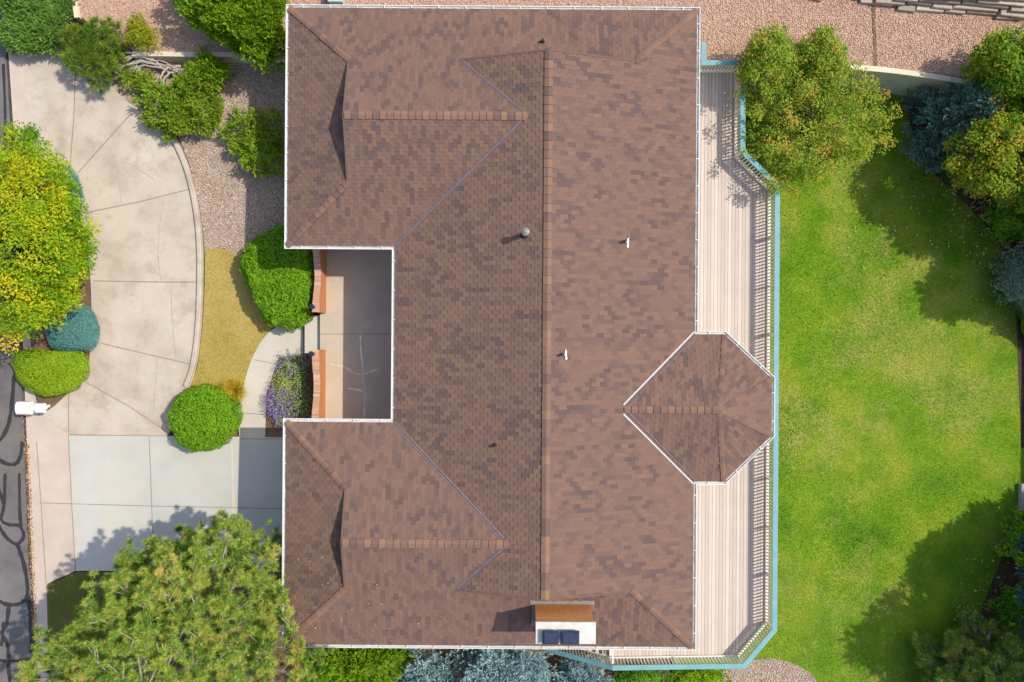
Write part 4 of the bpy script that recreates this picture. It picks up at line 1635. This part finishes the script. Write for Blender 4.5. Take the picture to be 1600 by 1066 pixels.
LM = {
    'hedge': leafmat('hedge_leaves', [(.08, .22, .008), (.20, .42, .012), (.34, .56, .02)]),
    'lime': leafmat('lime_leaves', [(.15, .27, .008), (.29, .46, .012), (.44, .56, .025)]),
    'teal': leafmat('blue_juniper', [(.06, .19, .17), (.13, .32, .30), (.24, .43, .40)], .2),
    'juniper': leafmat('green_juniper', [(.07, .18, .03), (.16, .32, .05), (.28, .44, .09)], .2),
    'olive': leafmat('olive_juniper', [(.08, .18, .015), (.20, .35, .022), (.36, .47, .04)], .25),
    'arbor': leafmat('bright_conifer', [(.08, .18, .008), (.21, .38, .012), (.38, .50, .03)], .25),
    'mugo': leafmat('pine_shrub', [(.07, .16, .015), (.18, .28, .025), (.36, .37, .06)], .2),
    'yellow': leafmat('yellow_shrub', [(.20, .27, .012), (.38, .40, .02), (.52, .45, .03)]),
    'locust': leafmat('locust_leaves', [(.11, .27, .010), (.26, .45, .012), (.55, .60, .015), (.82, .66, .02)], .45, .16, (.42, 1.2)),
    'birch': leafmat('backyard_leaves', [(.13, .24, .02), (.28, .42, .03), (.44, .50, .05), (.62, .38, .07)], .4, .45, (.55, .6)),
    'maple': leafmat('maple_leaves', [(.08, .21, .012), (.22, .39, .018), (.42, .43, .03), (.66, .36, .04)], .4, .4, (.6, .6)),
    'bluespruce': leafmat('blue_spruce', [(.15, .27, .27), (.32, .49, .51), (.52, .66, .68)], .15),
    'darkspruce': leafmat('dark_spruce', [(.05, .14, .11), (.12, .25, .20), (.22, .35, .31)], .15),
    'silver': leafmat('silver_leaves', [(.10, .17, .08), (.25, .33, .23), (.43, .48, .39)], .2),
    'pine': leafmat('pine_needles', [(.09, .22, .03), (.25, .43, .055), (.44, .53, .09), (.74, .54, .15)], .2, .35, (.8, .3)),
    'lav': leafmat('sage_leaves', [(.20, .28, .15), (.32, .46, .13), (.52, .62, .11)], .2),
    'purple': leafmat('lavender_flowers', [(.22, .16, .38), (.38, .29, .56), (.55, .48, .68)], .2),
    'grassy': leafmat('yellow_grass', [(.40, .34, .03), (.62, .48, .04), (.74, .58, .08)], .3),
    'green': leafmat('green_shrub', [(.07, .19, .015), (.18, .37, .022), (.32, .52, .04)]),
}
F0 = front(0)
FL = flat(ZL)

# sheared shrubs in the front yard
shrub('hedge', 'big sheared green hedge tucked under the north wing eave', 'hedge', [(445, 350), (484, 358), (494, 410), (492, 470), (484, 502), (455, 516), (420, 507), (403, 475), (384, 440), (380, 400), (402, 372)], 1.75, LM['hedge'], 17000,
      ln=.11, wd=.075, lumps=110, amp=.09, ls=.17, jit=.6, depth=.14, k=.5, cs=.86)
shrub('round_bush', 'round sheared green bush between curved driveway and garage apron', 'bush', [(321, 600), (355, 610), (378, 640), (376, 665), (355, 693), (318, 707), (285, 698), (267, 668), (265, 640), (283, 612)], 1.5, LM['hedge'], 9500,
      ln=.09, wd=.06, lumps=90, amp=.06, ls=.16, jit=.5, depth=.1, k=.5, t0=.5, cs=.88)
shrub('round_bush', 'lime green sheared bush behind the white mailbox', 'bush', [(80, 548), (120, 548), (139, 560), (136, 590), (112, 612), (80, 620), (48, 610), (28, 590), (20, 555), (45, 545)], 1.1, LM['lime'], 9000,
      ln=.07, wd=.05, lumps=50, amp=.04, ls=.2, jit=.4, depth=.08, k=.5, t0=.5, cs=.92)
shrub('juniper', 'blue green sheared juniper beside the lime bush', 'juniper', [(115, 478), (140, 478), (154, 505), (154, 535), (138, 548), (100, 548), (78, 540), (75, 500)], 1.15, LM['teal'], 8000,
      ln=.07, wd=.022, lumps=40, amp=.05, ls=.2, jit=.6, depth=.08, k=.5, cs=.92)
shrub('juniper', 'blue green juniper mostly hidden under the yellow locust', 'juniper', ell(104, 308, 24, 48, 10, .05), 1.0, LM['teal'], 6000,
      ln=.07, wd=.022, lumps=40, amp=.05, ls=.2, jit=.6, depth=.08, k=.55, cs=.92)
# top left group
shrub('juniper', 'wide blue green juniper mound in the top left corner', 'juniper', [(8, -20), (90, -20), (116, 5), (110, 30), (98, 45), (108, 65), (95, 80), (50, 82), (18, 74), (8, 40)], 1.0, LM['juniper'], 2600, 'frond',
      .22, .04, zf=front(.1), lumps=26, amp=.2, ls=.35, jit=.5, t0=.6, k=.5, up=.35, cs=.85)
shrub('mugo_pine', 'dark mugo pine leaning over the driveway top corner', 'pine', [(128, 40), (160, 38), (196, 52), (200, 85), (185, 105), (172, 128), (150, 134), (128, 115), (104, 85), (108, 62)], 1.7, LM['mugo'], 420, 'tuft',
      .26, .026, lumps=34, amp=.28, ls=.35, jit=.6, t0=.42, tv=.18, m=34, cs=.7, ct=.1)
shrub('yellow_shrub', 'small yellow green shrub above the low top left wall', 'shrub', [(222, 26), (240, 40), (250, 72), (226, 78), (200, 72), (196, 50), (204, 30)], 1.0, LM['yellow'], 2600, ln=.085, wd=.045,
      zf=front(.5), lumps=26, amp=.2, ls=.25, jit=.8, depth=.25, cs=.6)
shrub('arborvitae', 'bright feathery conifer at the house top left corner', 'conifer', [(290, -25), (440, -25), (447, 20), (446, 60), (444, 104), (418, 104), (395, 92), (375, 70), (345, 52), (312, 44), (290, 20)], 2.6, LM['arbor'], 3600, 'frond',
      .32, .06, zf=front(.4), lumps=50, amp=.4, ls=.4, jit=.45, t0=.5, tv=.16, k=.7, up=.5, cs=.75, ct=.1, m=10)
shrub('juniper', 'green juniper with arching branches beside the gravel bed', 'juniper', [(285, 132), (318, 128), (352, 150), (354, 178), (345, 200), (305, 204), (270, 208), (246, 205), (232, 178), (225, 150), (250, 138)], 1.1, LM['olive'], 1900, 'frond',
      .26, .045, lumps=30, amp=.32, ls=.3, jit=.6, t0=.68, tv=.2, up=.3, cs=.62, ct=.2)
shrub('juniper', 'small yellow green juniper clump below the low wall', 'juniper', [(318, 88), (346, 92), (358, 112), (345, 132), (318, 132), (302, 112)], 1.2, LM['arbor'], 620, 'frond',
      .24, .045, lumps=20, amp=.25, ls=.25, jit=.6, t0=.5, tv=.15, up=.3, cs=.6)
shrub('juniper', 'sparse olive juniper tuft on the driveway edge', 'juniper', [(205, 115), (235, 118), (248, 138), (235, 152), (212, 142), (198, 128)], .7, LM['olive'], 300, 'frond',
      .22, .04, lumps=16, amp=.2, ls=.22, jit=.6, t0=.8, up=.3, cs=.4)
# bare arching branches
t = thing('dead_branches', 'bare grey arching juniper branches beside the low wall', 'branches', PG(175, 128, F0))
mb = MB()
o3 = np.array(t.location)
for L, r0 in (([(172, 130), (195, 95), (225, 92), (260, 108), (285, 125)], .06), ([(172, 130), (205, 110), (240, 104), (275, 112)], .05), ([(180, 118), (215, 98), (248, 100), (268, 116), (292, 128)], .05), ([(285, 108), (268, 116), (260, 132), (258, 148)], .06),
              ([(190, 105), (170, 98), (148, 94)], .035), ([(225, 95), (222, 112), (224, 122)], .04), ([(205, 110), (190, 122), (175, 128)], .045), ([(240, 100), (262, 104), (290, 118), (302, 122)], .035), ([(284, 110), (290, 124), (296, 130)], .04), ([(250, 150), (246, 165), (250, 176)], .03)):
    for rep in range(2):
        pp = []
        for i, (x, y) in enumerate(spline(L, 4)):
            q = PG(x + random.uniform(-2, 2) + rep * 3, y + random.uniform(-2, 2) + rep * 4, F0)
            pp.append((q[0] - o3[0], q[1] - o3[1], q[2] - o3[2] + .18 + .4 * math.sin(math.pi * min(1, (i + 1) / 14)) * (1 - .3 * rep)))
        mb.tube(pp, [max(.012, r0 * (1 - .6 * i / len(pp))) for i in range(len(pp))], 5)
mb.build('branch', M['greywood'], t)
shrub('juniper', 'loose green juniper against the north wing wall', 'juniper', [(375, 182), (400, 178), (432, 188), (448, 220), (446, 262), (420, 280), (392, 274), (378, 250), (370, 235), (358, 212), (362, 190)], 1.0, LM['olive'], 1100, 'frond',
      .24, .045, lumps=26, amp=.3, ls=.3, jit=.6, t0=.75, tv=.2, up=.3, cs=.6, ct=.3)
# yellow locust
tree('honey_locust', 'large yellow green locust tree between street and driveway', 'tree', PG(70, 400, front(.06)),
     [([(20, 200), (60, 205), (96, 240), (118, 290), (140, 340), (146, 410), (138, 455), (118, 482), (80, 520), (40, 545), (-10, 540), (-80, 500), (-110, 400), (-90, 280), (-40, 215)], 2.9, 1.7)],
     LM['locust'], 420, 170, .14, .07, t0=.5, tv=.2, cr=(.32, .62), trunk_r=.17, flat_=.6, shell=.5)
tree('locust_branch_tree', 'thin young green tree leaning over the driveway at the left edge', 'tree', PG(38, 262, front(.06)),
     [([(20, 190), (55, 195), (72, 222), (95, 236), (76, 250), (40, 240), (0, 225), (-15, 195)], 2.2, .6)], LM['locust'], 26, 90, .12, .05, t0=.2, tv=.1, cr=(.22, .4), trunk_r=.05)
# ornamental grass, lavender bed
t = thing('ornamental_grass', 'small golden ornamental grass beside the round bush', 'grass clump', PG(370, 610, F0))
pl = Plant()
n = 1500
a = RNG.uniform(0, 6.28, n); tl = RNG.uniform(.35, 1.5, n)
D = np.stack([np.cos(a) * np.sin(tl), np.sin(a) * np.sin(tl), np.cos(tl)], 1)
b0 = RNG.normal(0, .08, (n, 3)); b0[:, 2] = .02
pl.needles(needle_geo(b0 + np.array([0, 0, .25]), D, .62, .05), RNG.normal(.75, .2, n))
pl.build('blades', LM['grassy'], t)
for (x, y, rx, ry, h, lab, tt, fl) in ((455, 572, 20, 20, .7, 'purple flowering sage at the top of the planting bed', .55, 120), (445, 600, 22, 22, .75, 'lime tinged sage in the middle of the planting bed', .95, 8),
                                       (470, 590, 16, 30, .7, 'grey green sage against the brick wall', .45, 40), (440, 628, 21, 22, .75, 'most purple lavender clump beside the walk', .5, 420), (470, 632, 20, 24, .8, 'bushy green sage nearest the south wing', .65, 36), (440, 655, 18, 16, .5, 'low lavender clump at the bottom of the planting bed', .5, 110)):
    g = PG(x, y, lambda X, Y: zW(Y) + .4)
    zg = zW(g[1])
    t = thing('lavender', lab, 'lavender', (g[0], g[1], zg), 'flowering sage plants in the planting bed')
    k_ = .027
    n = 1500
    a = RNG.uniform(0, 6.28, n); tl = np.abs(RNG.normal(.55, .4, n))
    D = np.stack([np.cos(a) * np.sin(tl) * rx / 20, np.sin(a) * np.sin(tl) * ry / 20, np.cos(tl)], 1)
    D = unit(D)
    f = RNG.random((n, 1))
    pl = Plant()
    pos = D * f * h * 1.05 * np.array([rx / 20 * 1.0, ry / 20, 1]) + RNG.normal(0, .03, (n, 3))
    pos[:, 2] = np.maximum(pos[:, 2], .03)
    pl.leaves(leaf_geo(pos, unit(RNG.normal(0, 1, (n, 3)) + np.array([0, 0, .5])), .11, .03, D), RNG.normal(tt, .15, n))
    pl.build('foliage', LM['lav'], t)
    pl = Plant()
    a = RNG.uniform(0, 6.28, fl); tl = np.abs(RNG.normal(.75, .35, fl))
    D = np.stack([np.cos(a) * np.sin(tl) * rx / 20, np.sin(a) * np.sin(tl) * ry / 20, np.cos(tl)], 1)
    for s in np.linspace(.75, 1.2, 6):
        pos = D * h * s + RNG.normal(0, .012, (fl, 3))
        pl.leaves(leaf_geo(pos, unit(RNG.normal(0, 1, (fl, 3))), .075, .03, unit(D + RNG.normal(0, .3, (fl, 3)))), RNG.normal(.5, .2, fl))
    pl.build('flowers', LM['purple'], t)
    mb = MB()
    for i in range(40):
        mb.tube([(0, 0, 0), tuple(D[i % fl] * h * 1.1)], [.008, .004], 4, cap=False)
    mb.build('stem', M['bark'], t)

# big pine bottom left
pb = (-11.9, -11.7, zW(-11.7))
t = thing('pine_tree', 'huge yellow green pine filling the bottom left corner', 'tree', pb)
pl, mb = Plant(), MB()
mb.tube([(0, 0, -.1), (.1, .1, 3), (0, 0, 6.0), (0, .1, 10.4)], [.32, .25, .18, .05], 10)
PINE = [(205, 862), (250, 855), (300, 838), (330, 822), (365, 832), (408, 848), (424, 880), (424, 920), (448, 955), (460, 1010), (480, 1070), (470, 1160), (380, 1230), (250, 1250), (120, 1210), (20, 1130), (15, 1058), (60, 1020), (75, 985), (130, 960), (145, 905)]
b = np.array(pb)
for layer, (ncl, zlo, zhi, sh) in enumerate(((235, 6.4, 10.2, 1.0), (240, 4.4, 7.8, .95))):
    ol = Outline(PINE, zW(-11) + 7.4)
    for k in range(ncl):
        u = math.sqrt((k + .5) / ncl)                        # plan radius, even over the area
        a = (k * 2.39996) % (2 * math.pi) - math.pi
        rr = float(ol.R(a)) * u * sh * random.uniform(.9, 1.03)
        z = zlo + (zhi - zlo) * (1 - u ** 2.2) + random.uniform(-1.0, .6)
        cpt = np.array([ol.c[0] + rr * math.cos(a), ol.c[1] + rr * math.sin(a), 0]) - np.array([b[0], b[1], 0])
        cpt[2] = z
        A = np.array([0, 0, max(2.5, min(9.6, z - .5 - .28 * rr))])
        Mi = A * .45 + cpt * .55 + np.array([0, 0, -.12 * rr])
        bez = lambda f: A * (1 - f) ** 2 + 2 * Mi * f * (1 - f) + cpt * f ** 2
        if k % 3 == 0 and layer == 0:
            mb.tube([tuple(bez(f)) for f in (0, .35, .7, .9, 1)], [.05, .038, .026, .018, .012], 5, cap=False)
        dv = unit(cpt - bez(.6))
        tt0 = random.gauss(.36, .15)
        crad = random.uniform(.34, .66)
        for j in range(random.randint(8, 13)):
            d_ = unit(RNG.normal(0, 1, 3))
            pos = cpt + d_ * crad * random.random() ** .5 * np.array([1, 1, .45]) + dv * .1
            g0 = bez(random.uniform(.86, .98))
            if layer == 0:
                if j % 3 == 0:
                    mb.tube([tuple(g0), tuple((g0 + pos) / 2 + np.array([0, 0, -.02])), tuple(pos)], [.020, .015, .009], 4, cap=False)
            td = unit(dv * .45 + d_ * .5 + np.array([0, 0, .6]))
            n = 100
            D = unit(td * .40 + RNG.normal(0, .6, (n, 3)))
            pl.needles(needle_geo(pos - td * RNG.uniform(0, .16, (n, 1)), D, .205, .024), tt0 + random.gauss(0, .12) + RNG.normal(0, .07, n))
            n = 13
            D = unit(td * .3 + RNG.normal(0, .7, (n, 3)))
            pl.needles(needle_geo(pos + td * .02 + np.zeros((n, 3)), D, .12, .026), np.full(n, .86))
mb.build('trunk', M['pinebark'], t)
pl.build('crown', LM['pine'], t)

# shrubs below the house
ZS_ = front(-.04)
shrub('yellow_conifer', 'low yellow green conifer hedge under the south eave', 'conifer', [(480, 1012), (560, 1004), (640, 1010), (660, 1022), (640, 1046), (600, 1075), (520, 1090), (470, 1075)], 2.6, LM['arbor'], 1900, 'frond',
      .26, .05, zf=ZS_, lumps=40, amp=.25, ls=.3, jit=.55, t0=.62, tv=.15, up=.4, cs=.75)
for (outl, h, lab) in (([(655, 1030), (690, 1024), (716, 1040), (712, 1066), (690, 1100), (640, 1105), (622, 1066)], 2.4, 'smaller blue spruce bush nearest the yellow hedge'),
                       ([(735, 1010), (790, 1004), (850, 1014), (868, 1050), (850, 1095), (780, 1120), (720, 1100), (712, 1050)], 3.0, 'wide blue spruce bush below the south eave'),
                       ([(885, 1032), (930, 1030), (948, 1055), (940, 1095), (890, 1110), (852, 1090), (858, 1050)], 2.2, 'blue spruce bush below the teal stair rail')):
    shrub('blue_spruce', lab, 'spruce', outl, h, LM['bluespruce'], int(16 * (outl[3][0] - outl[0][0] + 40)), 'frond', .26, .045, zf=ZS_, lumps=44, amp=.5, ls=.28, jit=.6, t0=.55, tv=.16, up=.4, cs=.68, ct=.1, group='blue spruce bushes below the house')
shrub('green_shrub', 'bright green shrub below the deck south rail', 'shrub', [(1050, 1050), (1100, 1044), (1140, 1050), (1150, 1070), (1120, 1100), (1060, 1100), (1030, 1075)], .9, LM['lime'], 2600, ln=.10, wd=.055, zf=FL, lumps=24, amp=.2, ls=.25, jit=.8, depth=.2, t0=.35, cs=.65)
shrub('green_shrub', 'dark green shrub under the deck southwest corner', 'shrub', [(985, 1044), (1020, 1040), (1050, 1050), (1045, 1085), (1000, 1100), (950, 1085), (945, 1055)], .9, LM['green'], 2600, ln=.10, wd=.055, zf=FL, lumps=24, amp=.2, ls=.25, jit=.8, depth=.2, t0=.35, cs=.65)

# back yard
tree('backyard_tree', 'leafy green tree with orange tints beside the deck corner', 'tree', PG(1235, 215, FL),
     [([(1172, 62), (1200, 34), (1232, 50), (1240, 110), (1210, 150), (1158, 140), (1150, 90)], 2.6, 1.1),
      ([(1262, 55), (1290, 36), (1312, 70), (1318, 100), (1290, 140), (1240, 140), (1235, 90)], 2.5, 1.1),
      ([(1152, 110), (1225, 82), (1300, 88), (1372, 118), (1405, 160), (1412, 205), (1390, 225), (1360, 250), (1320, 270), (1270, 295), (1225, 318), (1195, 290), (1154, 245), (1142, 190)], 2.3, 1.7),
      ([(1175, 75), (1235, 60), (1310, 70), (1350, 120), (1300, 170), (1220, 170), (1165, 130)], 1.9, 1.0),
      ([(1180, 140), (1260, 125), (1370, 130), (1420, 215), (1340, 255), (1265, 300), (1225, 310), (1180, 240)], 1.2, 1.6)],
     LM['birch'], 950, 115, .10, .058, cr=(.16, .42), t0=.44, tv=.24, trunk_r=.09, flat_=.7, shell=.12, limbs=.16)
conifer('spruce_tree', 'dark blue green spruce between the two leafy trees', 'tree', PG(1462, 205, FL), 4.2, 2.5, LM['darkspruce'], 130, 52, .18, .045, start=.1, t0=.62, tv=.15, m=9)
tree('maple_tree', 'bright green tree at the top right edge', 'tree', PG(1545, 120, FL),
     [([(1535, 60), (1565, 42), (1605, 48), (1660, 70), (1680, 130), (1650, 185), (1590, 190), (1545, 165), (1518, 130), (1515, 90)], 2.4, 1.6)],
     LM['maple'], 190, 170, .125, .08, cr=(.25, .5), t0=.33, tv=.16, trunk_r=.11)
tree('maple_tree', 'olive tree with orange leaves below the bright top right tree', 'tree', PG(1540, 240, FL),
     [([(1500, 185), (1560, 165), (1640, 185), (1680, 240), (1640, 325), (1570, 325), (1520, 305), (1488, 270), (1478, 225)], 1.9, 1.5)],
     LM['maple'], 230, 150, .12, .07, cr=(.22, .48), t0=.46, tv=.17, trunk_r=.1)
shrub('leafy_shrub', 'fresh green shrub at the right edge above the silver bush', 'shrub', [(1545, 312), (1580, 300), (1640, 310), (1650, 365), (1600, 385), (1562, 372), (1534, 345)], 1.7, LM['green'], 5200, ln=.11, wd=.07, zf=FL, lumps=34, amp=.3, ls=.3, jit=.8, depth=.3, t0=.55, cs=.7)
shrub('silver_shrub', 'silvery grey green bush at the right edge of the lawn', 'shrub', [(1575, 380), (1610, 375), (1660, 400), (1660, 470), (1610, 500), (1580, 478), (1556, 455), (1556, 405)], 1.9, LM['silver'], 6500, ln=.10, wd=.055, zf=FL, lumps=40, amp=.3, ls=.28, jit=.8, depth=.25, t0=.5, cs=.75)
shrub('leafy_shrub', 'green shrub cut by the right edge below the silver bush', 'shrub', ell(1620, 500, 32, 42, 10), 1.4, LM['green'], 3600, ln=.11, wd=.07, zf=FL, lumps=24, amp=.25, ls=.3, jit=.8, depth=.2, t0=.5, cs=.7)
shrub('leafy_shrub', 'bright green shrub at the right edge with bare twigs beside it', 'shrub', [(1590, 800), (1640, 800), (1660, 860), (1620, 900), (1585, 885), (1562, 860), (1572, 825)], 1.6, LM['hedge'], 4200, ln=.12, wd=.08, zf=FL, lumps=34, amp=.3, ls=.3, jit=.8, depth=.3, t0=.65, cs=.65)
shrub('leafy_shrub', 'deep green shrub at the right edge above the corner pine', 'shrub', [(1570, 915), (1610, 910), (1650, 940), (1640, 985), (1590, 985), (1555, 970), (1545, 940)], 1.3, LM['green'], 3600, ln=.12, wd=.08, zf=FL, lumps=28, amp=.3, ls=.3, jit=.8, depth=.3, t0=.45, cs=.65)
t = thing('bare_twigs', 'tangle of bare grey twigs on the right lawn edge', 'twigs', PG(1582, 836, FL))
mb = MB()
for k in range(34):
    a = random.uniform(1.9, 4.6)
    L = random.uniform(.4, .95)
    p0 = Vector((random.uniform(-.1, .35), random.uniform(-.15, .15), .35))
    pp = [p0]
    for j in range(4):
        a += random.uniform(-.7, .7)
        pp.append(pp[-1] + Vector((math.cos(a), math.sin(a), random.uniform(-.1, .5))) * L / 4)
    mb.tube(pp, [.022, .018, .015, .011, .008], 4)
mb.build('branch', M['greywood'], t)
conifer('pine_tree', 'shaded pine with a few sunlit tips in the bottom right corner', 'tree', PG(1515, 1045, FL), 3.2, 3.5, LM['pine'], 150, 44, .22, .03, 'pinebark', start=.15, t0=.32, tv=.12, style='tuft', m=34, twig_w=.016, pw=.6)
# tall trees just beyond the right fence; their shadows lie across the lawn
for (x, y, h, r, lab) in ((24.5, 3.8, 8.4, 2.5, 'tall dark spruce beyond the fence shading the middle right lawn'), (24.3, -8.3, 8.6, 2.5, 'tall dark spruce beyond the fence shading the lower right lawn'),
                          (24.2, -11.0, 12.4, 3.1, 'tallest dark spruce beyond the fence in the lower right'), (24.0, 9.6, 9.0, 2.8, 'tall dark spruce beyond the fence shading the upper right trees'),
                          (24.2, 6.8, 9.8, 2.9, 'tall dark spruce beyond the fence between the two upper ones')):
    conifer('spruce_tree', lab, 'tree', (x, y, ZL), h, r, LM['darkspruce'], 140, 48, .30, .11, start=.1, m=8, group='tall spruces beyond the fence', pw=.42)
